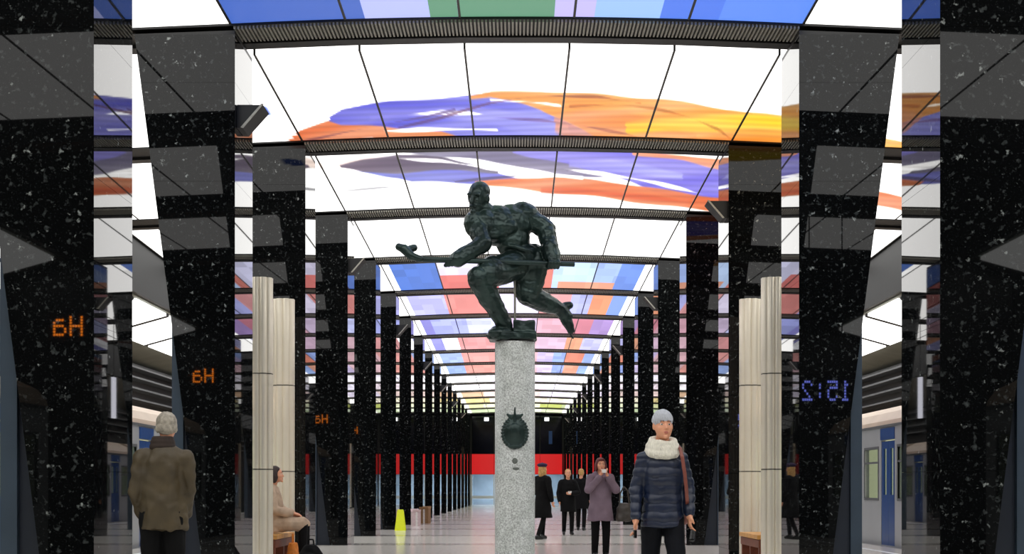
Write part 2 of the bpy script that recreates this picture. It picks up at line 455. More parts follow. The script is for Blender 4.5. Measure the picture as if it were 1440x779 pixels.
# ------------------------------------------------------------------ ceiling artwork
rng = random.Random(11)
WHITE = (0.97, 0.965, 0.955)
def art_color(c):
    """sRGB print colour -> emitted radiance of the backlit sheet"""
    c = np.asarray(c, float)
    l = np.where(c <= 0.04045, c/12.92, ((c+0.055)/1.055)**2.4)
    wm = np.clip(c.min(axis=-1, keepdims=True), 0, 1)**5
    return l*(1.08+(PANEL-1.08)*wm)

def paint_layers(px, py, layers):
    """layers: (xs, tops, bottoms, left colour, right colour, alpha, softness) drawn in sheet coordinates"""
    out = np.tile(np.array(WHITE), (len(px), 1))
    for xs, tp, bt, c0, c1, al, so in layers:
        t = np.interp(px, xs, tp); b = np.interp(px, xs, bt)
        wob = 1.2*np.sin(px*0.045+py*0.11)
        m = np.clip((py-t+wob)/so+0.5, 0, 1)*np.clip((b-py+wob)/so+0.5, 0, 1)
        m = m*((px >= xs[0]) & (px <= xs[-1]))*al
        k = np.clip((px-xs[0])/(xs[-1]-xs[0]), 0, 1)[:, None]
        c = np.array(c0)[None]*(1-k)+np.array(c1)[None]*k
        # brush streaks along the wave
        st = 1+0.05*np.sin(py*0.9+px*0.012+3*np.sin(px*0.008))
        if so > 1.6:      # watery patches of thinner colour
            th = 0.5+0.5*np.sin(px*0.021+2.2*np.sin(py*0.13+px*0.006)+tp[0])
            c = c*(1-0.24*th[:, None])+0.24*th[:, None]*np.array((0.95, 0.93, 0.93))[None]
        out = out*(1-m[:, None])+np.clip(c*st[:, None], 0, 1)*m[:, None]
    return out

OR, YE, BL, LV, GY, RD = (0.90, 0.40, 0.12), (1.0, 0.80, 0.15), (0.22, 0.22, 0.78), (0.50, 0.48, 0.87), (0.40, 0.37, 0.46), (0.80, 0.22, 0.10)
W3 = (0.98, 0.97, 0.96)
L3 = [
 ([405,420,450,480,545,600,670], [184,172,164,157,153,158,176], [187,197,205,205,205,205,205], (0.86,0.40,0.20), (0.93,0.56,0.32), 1, 2),
 ([425,470,520,560], [188,186,184,190], [205,205,205,205], RD, RD, 0.5, 8),
 ([463,480,545,620,700,750,790,855], [156,147,139,135,130,146,163,190], [160,166,172,179,205,205,205,205], (0.27,0.27,0.80), (0.50,0.50,0.90), 1, 2),
 ([520,560,620,700,760,800], [158,152,148,150,158,170], [163,158,160,172,190,205], LV, (0.60,0.60,0.90), 0.7, 5),
 ([660,690,760,850,930,1000,1060,1100,1180,1290,1420], [134,129,127,131,135,142,149,150,160,182,200], [137,134,151,190,215,220,220,220,230,240,250], (0.93,0.60,0.30), (1.0,0.72,0.26), 1, 2),
 ([780,820,880,930,980], [160,150,152,165,180], [180,205,205,205,205], (0.93,0.50,0.26), (0.95,0.56,0.26), 0.7, 7),
 ([880,940,1000,1060,1110,1160], [168,160,152,150,152,160], [182,176,172,168,170,168], YE, (1.0,0.86,0.12), 0.85, 6),
 ([960,1010,1070,1130], [186,180,176,178], [205,205,205,205], (0.95,0.45,0.12), (0.96,0.55,0.12), 0.7, 6),
 ([575,620,660,690], [155,152,154,158], [157,156.5,158,159], W3, W3, 0.9, 1.5),
 ([540,590,650,700], [176,174,174,177], [177,178,178,178], W3, W3, 0.9, 1.5),
 ([690,730,770,790], [138,139,142,146], [140,142.5,145,147], W3, W3, 0.8, 1.5),
 ([495,510,525,532], [190,184,184,190], [205,205,205,205], W3, W3, 1, 2),
 ([420,520,600,640], [186,170,158,150], [188,172,160,152], (0.4,0.15,0.2), (0.3,0.2,0.5), 0.6, 1.5),
 ([560,620,690,760,840,900], [172,160,142,132,133,140], [174,162,143.5,134,135,142], (0.3,0.15,0.4), (0.6,0.25,0.1), 0.6, 1.5),
 ([690,760,830,890,930], [160,164,172,182,195], [162,166,174,184,197], (0.3,0.2,0.6), (0.7,0.3,0.1), 0.5, 1.5),
 ([800,860,920,970,1010,1040], [146,142,146,156,170,190], [148,144,148,158,172,192], (0.7,0.3,0.1), (0.7,0.35,0.1), 0.5, 1.5),
 ([348,355,365,378,383], [146,139,138,141,145], [147,152,153,150,146], (0.25,0.42,0.85), (0.3,0.45,0.85), 1, 2),
]
L4 = [
 ([445,470,520,560], [226,220,217,222], [230,232,228,226], (0.95,0.80,0.72), (0.95,0.85,0.8), 0.6, 4),
 ([500,560,580,640,700,740], [236,238,236,236,245,252], [238,247,253,255,257,254], (0.33,0.37,0.78), (0.45,0.45,0.85), 1, 2),
 ([478,510,560,610,660,700], [229,222,217,221,230,240], [231,239,241,239,241,243], (0.34,0.27,0.36), (0.42,0.40,0.50), 1, 2),
 ([565,640,720,780,840,890], [214,212,214,219,228,241], [216,223,233,245,247,243], (0.44,0.42,0.54), (0.50,0.47,0.60), 1, 2),
 ([720,780,850,920,980,1020,1060,1200], [216,212,211,214,222,231,238,260], [218,229,243,263,277,284,290,310], (0.45,0.42,0.86), (0.50,0.46,0.90), 1, 2),
 ([800,860,920,960], [228,226,232,240], [236,240,246,246], (0.62,0.60,0.92), (0.60,0.60,0.92), 0.8, 4),
 ([668,720,780,870,930,990,1040,1120], [255,250,248,254,261,266,270,280], [257,263,268,275,281,284,286,300], (0.93,0.50,0.28), (0.90,0.40,0.20), 0.95, 2),
 ([760,830,900,980], [262,262,268,274], [268,270,274,278], RD, RD, 0.4, 4),
 ([890,960,1020,1070,1160,1300], [216,216,221,226,245,260], [218,224,233,240,258,280], (0.95,0.62,0.45), (0.92,0.45,0.25), 0.95, 2),
 ([560,620,680,740,820], [222,226,234,240,248], [223.5,229,238,244,250], W3, W3, 0.9, 1.5),
 ([780,850,920,980,1010], [236,242,250,262,268], [237,245.5,254,264,269], W3, W3, 0.9, 1.5),
 ([640,720,800], [253,247,240], [254.5,248.5,241.5], (0.3,0.25,0.35), (0.3,0.25,0.4), 0.6, 1.2),
 ([440,520,600,640], [262,259,256,252], [263,260,257,253], (0.5,0.5,0.5), (0.4,0.4,0.5), 0.5, 1.2),
]
def art3(X, N): 
    return paint_layers(727+X*350/N, 690-2023/N, L3)
def art4(X, N):
    return paint_layers(727+X*350/N, 690-2023/N, L4)

# blocky artwork: vertical fields of colour, each bay (edges in sheet coordinates, colour)
FIELDS = {
 6: [(555,620,(0.33,0.50,0.86)),(620,700,(0.82,0.80,0.90)),(700,762,(0.80,0.80,0.92)),(762,777,(0.92,0.52,0.47)),(777,830,(0.72,0.82,0.97)),(830,865,(0.63,0.73,0.96)),(865,915,(0.45,0.60,0.94))],
 7: [(560,632,(0.70,0.70,0.94)),(632,700,(0.93,0.57,0.55)),(700,760,(0.82,0.79,0.89)),(760,800,(0.90,0.62,0.63)),(800,826,(0.68,0.70,0.94)),(826,855,(0.95,0.62,0.46)),(855,900,(0.52,0.64,0.95))],
 8: [(570,610,(0.58,0.57,0.90)),(610,660,(0.66,0.69,0.96)),(660,700,(0.76,0.78,0.96)),(700,755,(0.80,0.72,0.84)),(755,800,(0.87,0.66,0.73)),(800,830,(0.86,0.52,0.60)),(830,860,(0.70,0.58,0.84)),(860,890,(0.88,0.42,0.46))],
 9: [(590,627,(0.60,0.60,0.90)),(627,646,(0.95,0.95,0.97)),(646,700,(0.91,0.62,0.63)),(700,755,(0.86,0.70,0.76)),(755,795,(0.83,0.70,0.80)),(795,815,(0.94,0.66,0.52)),(815,870,(0.72,0.72,0.94))],
 10: [(605,652,(0.66,0.75,0.96)),(652,700,(0.93,0.64,0.62)),(700,755,(0.88,0.70,0.74)),(755,778,(0.76,0.70,0.88)),(778,794,(0.60,0.70,0.95)),(794,818,(0.94,0.56,0.46)),(818,850,(0.62,0.72,0.96))],
 11: [(612,656,(0.62,0.73,0.96)),(656,700,(0.95,0.64,0.60)),(700,755,(0.88,0.72,0.76)),(755,776,(0.80,0.74,0.90)),(776,790,(0.58,0.67,0.94)),(790,812,(0.94,0.66,0.55)),(812,840,(0.62,0.74,0.97))],
 12: [(620,690,(0.95,0.94,0.96)),(690,770,(0.90,0.88,0.93)),(770,840,(0.94,0.93,0.95))],
 13: [(620,690,(0.92,0.90,0.92)),(690,770,(0.88,0.82,0.86)),(770,840,(0.88,0.86,0.92))],
 14: [(620,680,(0.92,0.76,0.62)),(680,760,(0.90,0.80,0.78)),(760,840,(0.86,0.82,0.90))],
 15: [(620,690,(0.96,0.88,0.62)),(690,760,(0.95,0.92,0.82)),(760,800,(0.88,0.85,0.78)),(800,840,(0.86,0.85,0.72))],
 16: [(620,680,(0.88,0.90,0.68)),(680,760,(0.90,0.92,0.78)),(760,790,(0.80,0.85,0.45)),(790,840,(0.78,0.83,0.62))],
 17: [(620,700,(0.80,0.87,0.70)),(700,760,(0.88,0.92,0.82)),(760,840,(0.82,0.88,0.72))]}
def art_fields(n, X, v):
    r = random.Random(100+n); f = FIELDS[n]; nn = n+0.85
    ed = [((a-727)*nn/350, (b-727)*nn/350, c) for a, b, c in f]
    tone = [[1+r.uniform(-0.06, 0.05) for _ in range(4)] for _ in range(24)]
    out = np.zeros((len(X), 3))
    for q in range(len(X)):
        x = X[q]; row = min(3, int(v[q]*4)); c = ed[0][2] if x < 0 else ed[-1][2]
        for a, b, cc in ed:
            if a <= x < b: c = cc
        if n == 6:
            px = 727+x*350/nn
            if 620 <= px < 700 and row >= 2: c = (0.92, 0.48, 0.46)
            if 785 <= px < 862 and row == 3: c = (0.95, 0.66, 0.54)
        if abs(x) > 3.28: c = WHITE
        k = tone[int((x+3.6)/0.345) % 24][row]
        out[q] = np.clip(np.array(c)*k, 0, 1)
    return out
def art2_cells():
    c = {}
    edges = [(-9, -3.45, WHITE), (-3.45, -1.87, (0.25,0.40,0.76)), (-1.87, -1.0, (0.66,0.69,0.92)), (-1.0, 0.4, (0.36,0.58,0.46)),
             (0.4, 0.9, (0.70,0.67,0.90)), (0.9, 1.77, (0.58,0.73,0.96)), (1.77, 2.4, (0.30,0.48,0.92)), (2.4, 3.45, (0.36,0.55,0.96)), (3.45, 9, WHITE)]
    return edges

def panel_mesh(n, x0, x1):
    """one backlit sheet: a shallow tray with a front lip, underside carrying the print"""
    g = 0.016
    a, b = x0+g, x1-g
    y0, y1 = 0.27*BAY, BAY-0.02
    hi = n in (3, 4)
    inner = abs((x0+x1)/2) < 3.5
    if hi: nx, ny = (46, 60) if inner else (16, 60)
    elif n == 2 or 6 <= n <= 17: nx, ny = (16, 4) if inner else (1, 1)
    else: nx, ny = 1, 1
    if n == 2: nx, ny = (12, 4)
    gx = np.linspace(a, b, nx+1)
    gy = np.linspace(0, 1, ny+1)
    verts = []; faces = []; cols = []
    def zz(x, v): return 6.92-0.11*v-drop(x)
    for v in gy:
        for x in gx: verts.append((x, y0+(y1-y0)*v, zz(x0, 0)*0+zz(x0+(x1-x0)*((x-a)/(b-a)), v)))
    for j in range(ny):
        for i in range(nx):
            q = j*(nx+1)+i; faces.append((q, q+nx+1, q+nx+2, q+1))
    nb = len(faces)
    # front lip, back lip, sides, top
    base = len(verts)
    for x in gx: verts.append((x, y0, zz(x, 0)+0.13))
    for i in range(nx): faces.append((i, i+1, base+i+1, base+i))
    k = len(verts)
    verts += [(a, y1, zz(a, 1)+0.13), (b, y1, zz(b, 1)+0.13)]
    L0 = ny*(nx+1)
    faces.append(tuple([L0+nx-i for i in range(nx+1)])+(k, k+1))
    faces.append(tuple([base+i for i in range(nx+1)])+(k+1, k))
    me = bpy.data.meshes.new('light_panel'); me.from_pydata(verts, [], faces); me.update()
    nfc = len(faces)
    V = np.array(verts); C = []
    cen = np.array([V[list(f)].mean(axis=0) for f in faces])
    vfrac = np.clip((cen[:, 1]-y0)/(y1-y0), 0, 1)
    attr = me.color_attributes.new('print', 'FLOAT_COLOR', 'CORNER')
    loops = np.empty(len(me.loops), int); me.loops.foreach_get('vertex_index', loops)
    if hi:
        fn = art3 if n == 3 else art4
        vf = np.clip((V[:, 1]-y0)/(y1-y0), 0, 1)
        col = fn(V[:, 0], n+0.27+0.73*vf)
        lc = art_color(col)[loops]
    else:
        if n == 2:
            ed = art2_cells(); col = np.zeros((nfc, 3))
            for q, (x, v) in enumerate(zip(cen[:, 0], vfrac)):
                for e0, e1, c in ed:
                    if e0 <= x < e1: col[q] = c
                if v < 0.75 and abs(x) < 3.45: col[q] = np.array(col[q])*0.5+0.5*np.array(WHITE)
        elif 6 <= n <= 17 and inner:
            col = art_fields(n, cen[:, 0], vfrac)
        else:
            col = np.tile(np.array(WHITE), (nfc, 1))
        fc = art_color(col)
        ltot = np.empty(nfc, int); me.polygons.foreach_get('loop_total', ltot)
        lc = np.repeat(fc, ltot, axis=0)
    buf = np.ones((len(loops), 4)); buf[:, :3] = lc
    attr.data.foreach_set('color', buf.ravel())
    # turn normals outwards irrelevant for emission
    me.materials.append(M['print'])
    return me

ORD = ['first','second','third','fourth','fifth','sixth','seventh','eighth','ninth','tenth','eleventh','twelfth','thirteenth','fourteenth','fifteenth','sixteenth','seventeenth','eighteenth','nineteenth']
ARTDESC = {0: 'plain white backlit ceiling panels directly over the viewer', 1: 'plain white backlit ceiling panels one bay ahead of the viewer',
 2: 'backlit ceiling panels with blue and green blocks at the top of the picture',
 3: 'backlit white ceiling panels with orange and violet blue waves', 4: 'backlit white ceiling panels with grey, lavender and orange waves above the statue',
 5: 'plain white backlit ceiling panels just behind the statue', 6: 'backlit ceiling panels with large blue blocks and red patches behind the stick',
 7: 'backlit ceiling panels with lavender left blocks and an orange block at right', 8: 'backlit ceiling panels with lavender blocks and pink right end behind the statue foot'}
plain_cache = {}
for n in range(0, 18):
    root = empty('ceiling_light', (0, n*BAY, 6.9))
    lab = ARTDESC.get(n) or ('backlit ceiling panels, ' + {9:'pink and lavender blocks',10:'pink and blue blocks',11:'pale blue and pink blocks',12:'nearly white',13:'nearly white',14:'peach tinted',15:'cream and yellow tinted',16:'yellow green tinted',17:'pale green'}[n] + ', %s bay beyond the statue' % ORD[n-3])
    tag(root, lab, 'ceiling light', 'backlit ceiling bays')
    for x0, x1 in zip(JX[:-1], JX[1:]):
        inner = abs((x0+x1)/2) < 3.5
        key = (x0, n in (0, 1, 5) or (not inner and n not in (2, 3, 4)))
        if key[1] and key in plain_cache: me = plain_cache[key]
        else:
            me = panel_mesh(n, x0, x1)
            if key[1]: plain_cache[key] = me
        o = link('light_panel', me, M['print'], root); o.location = (0, 0, -6.9)

def joint_mesh(x):
    z0, z1 = 6.92-drop(x), 6.81-drop(x); y0, y1 = 0.27*BAY-0.006, BAY-0.02; hw = 0.014
    v = [(x-hw, y0, z0-0.012), (x+hw, y0, z0-0.012), (x+hw, y1, z1-0.012), (x-hw, y1, z1-0.012), (x-hw, y0, z0+0.14), (x+hw, y0, z0+0.14), (x+hw, y1, z1+0.14), (x-hw, y1, z1+0.14)]
    return MB().add(v, [(3,2,1,0),(4,5,6,7),(0,1,5,4),(1,2,6,5),(2,3,7,6),(3,0,4,7)]).mesh('joint_bar')
JM_ = [joint_mesh(x) for x in JX]
for root in [o for o in COL.objects if o.name.startswith('ceiling_light')]:
    for me in JM_:
        o = link('joint_bar', me, M['seam'], root); o.location = (0, 0, -6.9)

# light panels over the tracks ------------------------------------------------
def track_light_mesh(s):
    a = math.atan2(0.9, 3.22)
    x0, x1 = 8.48, 9.85
    z0 = 5.41-(x0-8.43)*0.2794-0.012; z1 = 5.41-(x1-8.43)*0.2794-0.012
    p = [(s*x0, z0), (s*x0, z0-0.06), (s*x1, z1-0.06), (s*x1, z1)]
    if s < 0: p = p[::-1]
    return MB().prism_y(p, 0, 3.1).mesh('diffuser'), MB().prism_y(p, 3.16, 3.4).mesh('end_frame')
for s, nm in ((-1, 'left'), (1, 'right')):
    dm, fm = track_light_mesh(s)
    for k in range(0, 17):
        y = -3.6+k*3.6
        o = empty('track_light', (0, y, 0)); link('diffuser', dm, M['white_lamp'], o); link('end_frame', fm, M['soffit'], o)
        tag(o, 'white rectangular light panel over the %s track, %s from the near end' % (nm, ORD[k]), 'ceiling light', 'light panels over the %s track' % nm)

# ------------------------------------------------------------------ pillars
ZT = 6.60
def xo(z): return 3.765+0.128*z
COURSE = [0.16, 1.26, 2.44, 3.63, 4.83, 6.02, ZT]
def pillar_meshes(s):
    """s=+1 right row, -1 left row; local origin on the floor at the hall axis, front face at y=0"""
    out = []
    D = BAY*0.2
    def poly(z0, z1, ins=0.0):
        p = [(3.4+ins, z0), (xo(z0)-ins, z0), (xo(z1)-ins, z1), (3.4+ins, z1)]
        return p if s > 0 else [(-x, z) for x, z in p][::-1]
    for a, b in zip(COURSE[:-1], COURSE[1:]):
        out.append(('granite_course', MB().prism_y(poly(a+0.0012, b-0.0012), 0, D).mesh('granite_course'), 'granite'))
    out.append(('core', MB().prism_y(poly(0.0, ZT, 0.012), 0.012, D-0.012).mesh('core'), 'core'))
    out.append(('plinth', MB().prism_y(poly(0.0, 0.155, 0.006), 0.006, D-0.006).mesh('plinth'), 'granite'))
    def mir(p): return p if s > 0 else [(-x, z) for x, z in p][::-1]
    zc = (4.17-3.765)/0.128
    out.append(('metal_wedge', MB().prism_y(mir([(xo(0)+0.004, 0), (4.03, 0), (4.03, (4.03-3.765)/0.128-0.03)]), 0.10, D-0.10).mesh('metal_wedge'), 'post2'))
    out.append(('metal_post', MB().prism_y(mir([(4.034, 0), (4.17, 0), (4.17, zc-0.03), (4.034, (4.034-3.765)/0.128-0.03)]), 0.05, D-0.05).mesh('metal_post'), 'post'))
    cap = [(3.405, ZT+0.004), (xo(ZT)+0.04, ZT+0.004), (xo(ZT)+0.08, ZB-drop(4.6)-0.05), (3.405, ZB-drop(3.45)-0.05)]
    out.append(('capital', MB().prism_y(mir(cap), 0.02, D).mesh('capital'), 'black'))
    return out
PM = {1: pillar_meshes(1), -1: pillar_meshes(-1)}
for s, nm in ((-1, 'left'), (1, 'right')):
    for n in range(1, 19):
        o = empty('pillar', (0, n*BAY, 0))
        o.location = (s*3.8, n*BAY, 0)
        if n == 1: lab = 'polished black granite pillar of the %s row beside the viewer' % nm
        elif n == 2: lab = 'nearest polished black granite pillar at the %s edge of the picture' % nm
        elif n == 18: lab = 'farthest polished black granite pillar of the %s row against the end wall' % nm
        else: lab = '%s polished black granite pillar from the viewer in the %s row' % (ORD[n-2], nm)
        tag(o, lab, 'pillar', 'granite pillars along the hall')
        for nme, me, mk in PM[s]:
            c = link(nme, me, M[mk], o); c.location = (-s*3.8, 0, 0)

# loudspeakers high on alternate pillars ----------------------------------------
def speaker_parts(s):
    p = [(3.396, 5.50), (3.396, 5.78), (3.08, 5.78), (3.33, 5.50)]
    q = [(3.07, 5.79), (3.10, 5.79), (3.35, 5.505), (3.32, 5.495)]
    if s < 0: p = [(-x, z) for x, z in p][::-1]; q = [(-x, z) for x, z in q][::-1]
    return MB().prism_y(p, 0.12, 0.6).mesh('housing'), MB().prism_y(q, 0.10, 0.12).mesh('front_edge'), p, q
k = 0
for s, nm, ns in ((-1, 'left', (3, 5, 7, 9, 11, 13, 15)), (1, 'right', (4, 6, 8, 10, 12, 14, 16))):
    hm, em, p_, q_ = speaker_parts(s)
    for n in ns:
        o = empty('wall_loudspeaker', (s*3.2, n*BAY, 5.6))
        for nme, me, mk in (('housing', hm, 'black'), ('front_edge', em, 'slat')):
            c = link(nme, me, M[mk], o); c.location = (-s*3.2, 0, -5.6)
        tag(o, 'black wedge loudspeaker high on the %s pillar of the %s row' % (ORD[n-2], nm), 'loudspeaker', 'wedge loudspeakers on the pillars')

# ------------------------------------------------------------------ fluted columns and benches
def flute_section(r=0.170, lobes=8, n=128):
    pts = []
    for i in range(n):
        t = 2*PI*i/n
        k = abs(math.sin(lobes*t/2))
        rr = r*(0.74+0.26*k**0.5)
        pts.append((rr*math.cos(t), rr*math.sin(t)))
    return pts
fs = flute_section()
sec = MB().prism_z(fs, 0, 1.295, True).mesh('column_section')
ring = MB().prism_z(flute_section(0.162), 0, 0.02, True).mesh('seam_ring')
capm = MB().prism_z(flute_section(0.171), 0, 0.015, True).mesh('column_cap')
def column(x, y, lab, group='cream fluted columns between pillars'):
    o = empty('fluted_column', (x, y, 0))
    MBz = [(0.08, 'column_section'), (1.39, 'column_section'), (2.70, 'column_section')]
    b = link('column_base', ring, M['seam'], o); b.scale = (1.08, 1.08, 4)
    for z, _ in MBz:
        c = link('column_section', sec, M['cream'], o); c.location.z = z+0.01
    for z in (1.385, 2.695):
        c = link('seam_ring', ring, M['seam'], o); c.location.z = z
        c.scale = (1.02, 1.02, 1)
    c = link('column_cap', capm, M['cream'], o); c.location.z = 4.005
    tag(o, lab, 'column', group)
def bench(x, y0, y1, lab):
    o = empty('bench', (x, (y0+y1)/2, 0)); L = (y1-y0)/2
    for i in range(4):
        a = -0.2+i*0.102
        MB().box(a, a+0.094, -L, L, 0.42, 0.48).build('seat_slat', M['wood'], o)
    for yy in (-L+0.06, 0, L-0.06):
        MB().box(-0.17, 0.17, yy-0.04, yy+0.04, 0.0, 0.42).build('leg', M['wood_dark'], o)
    MB().box(-0.18, -0.14, -L, L, 0.30, 0.41).build('apron', M['wood_dark'], o)
    MB().box(0.14, 0.18, -L, L, 0.30, 0.41).build('apron', M['wood_dark'], o)
    tag(o, lab, 'bench', 'wooden benches between columns')
for s, nm in ((-1, 'left'), (1, 'right')):
    column(s*3.52, 3.42*BAY, 'taller looking cream fluted metal column nearest the viewer on the %s' % nm)
    column(s*3.56, 3.80*BAY, 'cream fluted metal column behind its twin at the far bench end on the %s' % nm)
    bench(s*3.55, 3.47*BAY, 3.75*BAY, 'wooden slatted bench between the two cream columns on the %s' % nm)
    column(s*3.62, 15.4*BAY, 'slim looking cream column far down the hall on the %s' % nm)

# ------------------------------------------------------------------ trains
def car_meshes(s):
    L = 19.2; X0, X1 = 7.45, 10.15
    body = []; ZF = -0.05
    doors = [-7.0, -2.3, 2.45, 7.2]
    out = []
    def bx(a, b): return (min(s*a, s*b), max(s*a, s*b))
    # body side built with real openings: posts, sill and header around windows and doors
    b = MB()
    spans = []
    openings = [(d-0.6, d+0.6, 'd') for d in doors]
    wins = []
    for d0, d1 in zip(doors[:-1], doors[1:]):
        a, c = d0+0.62, d1-0.62; wd = (c-a)/2
        for q in range(2): wins.append((a+q*wd+0.24, a+(q+1)*wd-0.24))
    wins += [(-9.0, -7.9), (8.1, 9.2)]
    ops = sorted([(y0, y1, 0.0, 2.12) for y0, y1, _ in openings]+[(y0, y1, 0.95, 1.96) for y0, y1 in wins])
    xa, xb = bx(X0, X0+0.09)
    y = -L/2
    for y0, y1, z0, z1 in ops:
        if y0 > y: b.box(xa, xb, y, y0, ZF, 2.42)
        if z0 > ZF: b.box(xa, xb, y0, y1, ZF, z0)
        b.box(xa, xb, y0, y1, z1, 2.42); y = y1
    b.box(xa, xb, y, L/2, ZF, 2.42)
    xa, xb = bx(X0+0.09, X1)
    b.box(xa, xb, -L/2, -L/2+0.08, ZF, 2.42); b.box(xa, xb, L/2-0.08, L/2, ZF, 2.42)
    xa2, xb2 = bx(X1-0.09, X1); b.box(xa2, xb2, -L/2+0.08, L/2-0.08, ZF, 2.42)
    out.append(('body', b.mesh('body'), 'train'))
    # roof
    prof = [(X0, 2.42), (X0+0.02, 2.52), (X0+0.16, 2.70), (X0+0.5, 2.86), (X0+1.35, 2.94), (X1-0.5, 2.86), (X1-0.16, 2.70), (X1-0.02, 2.52), (X1, 2.42)]
    p = [(s*x, z) for x, z in prof]
    if s > 0: p = p[::-1]
    r = MB().prism_y(p, -L/2, L/2); out.append(('roof', r.mesh('roof'), 'train_roof'))
    xa, xb = bx(X0+0.1, X1-0.1)
    out.append(('underframe', MB().box(xa, xb, -L/2+0.2, L/2-0.2, -0.95, ZF).mesh('underframe'), 'train_dark'))
    # lit interior lining seen through the windows
    xa, xb = bx(X0+0.55, X0+0.6)
    out.append(('lit_interior', MB().box(xa, xb, -L/2+0.1, L/2-0.1, 0.0, 2.4).mesh('lit_interior'), 'train_light'))
    for y0, y1 in wins:
        xa, xb = bx(X0-0.012, X0+0.03)
        f = MB().box(xa, xb, y0-0.05, y0, 0.9, 2.01).box(xa, xb, y1, y1+0.05, 0.9, 2.01).box(xa, xb, y0, y1, 0.9, 0.95).box(xa, xb, y0, y1, 1.96, 2.01).box(xa, xb, y0, y1, 1.66, 1.70)
        out.append(('window_frame', f.mesh('window_frame'), 'slatwall', ('window_pane', MB().box(*bx(X0+0.03, X0+0.036), y0, y1, 0.95, 1.96).mesh('window_pane'), 'pane')))
    for d in doors:
        for q in (-1, 1):
            y0, y1 = (d-0.59, d-0.006) if q < 0 else (d+0.006, d+0.59)
            xa, xb = bx(X0+0.01, X0+0.05)
            wy0, wy1 = y0+0.16, y1-0.16
            f = MB().box(xa, xb, y0, wy0, 0, 2.1).box(xa, xb, wy1, y1, 0, 2.1).box(xa, xb, wy0, wy1, 0, 1.02).box(xa, xb, wy0, wy1, 1.95, 2.1)
            out.append(('door_leaf', f.mesh('door_leaf'), 'train_blue', ('door_pane', MB().box(*bx(X0+0.028, X0+0.034), wy0, wy1, 1.02, 1.95).mesh('door_pane'), 'pane')))
    xa, xb = bx(X0-0.02, X0)
    for d in doors:
        out.append(('door_header', MB().box(xa, xb, d-0.6, d+0.6, 2.13, 2.36).mesh('door_header'), 'train_blue'))
    out.append(('drip_rail', MB().box(*bx(X0-0.03, X0), -L/2, L/2, 2.38, 2.43).mesh('drip_rail'), 'slatwall'))
    return out
for s, nm in ((-1, 'left'), (1, 'right')):
    cmn = car_meshes(s)
    for i, yc in enumerate((9.9, 30.05, 50.2, 70.35)):
        o = empty('train_car', (s*8.8, yc, -1.0))
        for item in cmn:
            c = link(item[0], item[1], M[item[2]], o); c.location = (-s*8.8, 0, 1.0)
            if len(item) > 3: link(item[3][0], item[3][1], M[item[3][2]], c)
        tag(o, 'light grey train car with blue doors, %s from the viewer on the %s track' % (ORD[i], nm), 'train car', 'train cars at the platforms')

# ------------------------------------------------------------------ light boxes and led boards
for s, nm in ((-1, 'left'), (1, 'right')):
    o = empty('hanging_lightbox', (s*6.0, 7.9*BAY, 3.4))
    MB().box(-0.04, 0.04, -0.16, 0.16, 0.0, 1.3).build('lit_face', M['sign_lamp'], o)
    MB().box(-0.06, 0.06, -0.18, 0.18, 1.3, 1.36).build('top_frame', M['black'], o)
    MB().tube((0, 0, 1.36), (0, 0, 3.25), 0.012).build('hanger', M['black'], o)
    tag(o, 'narrow white vertical lightbox hanging over the %s platform, mirrored in the pillar side' % nm, 'light sign', 'vertical lightboxes')
GL = {'n': ['10001','10001','10001','11111','10001','10001','10001'],
      'a': ['00000','01110','00001','01111','10001','10001','01111'],
      '1': ['00100','01100','00100','00100','00100','00100','01110'],
      '5': ['11111','10000','11110','00001','00001','10001','01110'],
      ':': ['00000','00100','00100','00000','00100','00100','00000'],
      '2': ['01110','10001','00001','00010','00100','01000','11111']}
def led_board(name, text, cx, cz, wdt, hgt, m, lab, y, rod):
    o = empty(name, (cx, y, cz-hgt/2-0.12))
    if rod:
        for q in (-0.3, 0.3): MB().tube((q, 0.06, hgt+0.24), (q, 0.06, hgt+0.24+rod), 0.012).build('hanger', M['black'], o)
    MB().box(-wdt/2-0.12, wdt/2+0.12, 0, 0.12, 0, hgt+0.24).build('housing', M['black'], o)
    cols = 6*len(text)-1; px = wdt/cols; pz = hgt/7
    for ci, ch in enumerate(text):
        b = MB()
        for r_, row in enumerate(GL[ch]):
            for c_, bit in enumerate(row):
                if bit == '1':
                    # the board faces +y, so the reading direction runs towards -x
                    x = wdt/2-(ci*6+c_+0.5)*px; z = 0.12+hgt-(r_+0.5)*pz
                    b.box(x-px*0.36, x+px*0.36, 0.12, 0.13, z-pz*0.36, z+pz*0.36)
        b.build('led_character', m, o)
    tag(o, lab, 'led board')
led_board('led_board', 'na', -8.37, 4.17, 0.56, 0.38, M['amber'], 'amber led letters over the left track end, mirrored in the left pillars', YA+0.02, 0)
led_board('led_board', '15:2', 5.63, 2.92, 0.88, 0.38, M['blueled'], 'blue led clock hanging over the right platform, mirrored in a right pillar', BAY*1.45, 3.2)

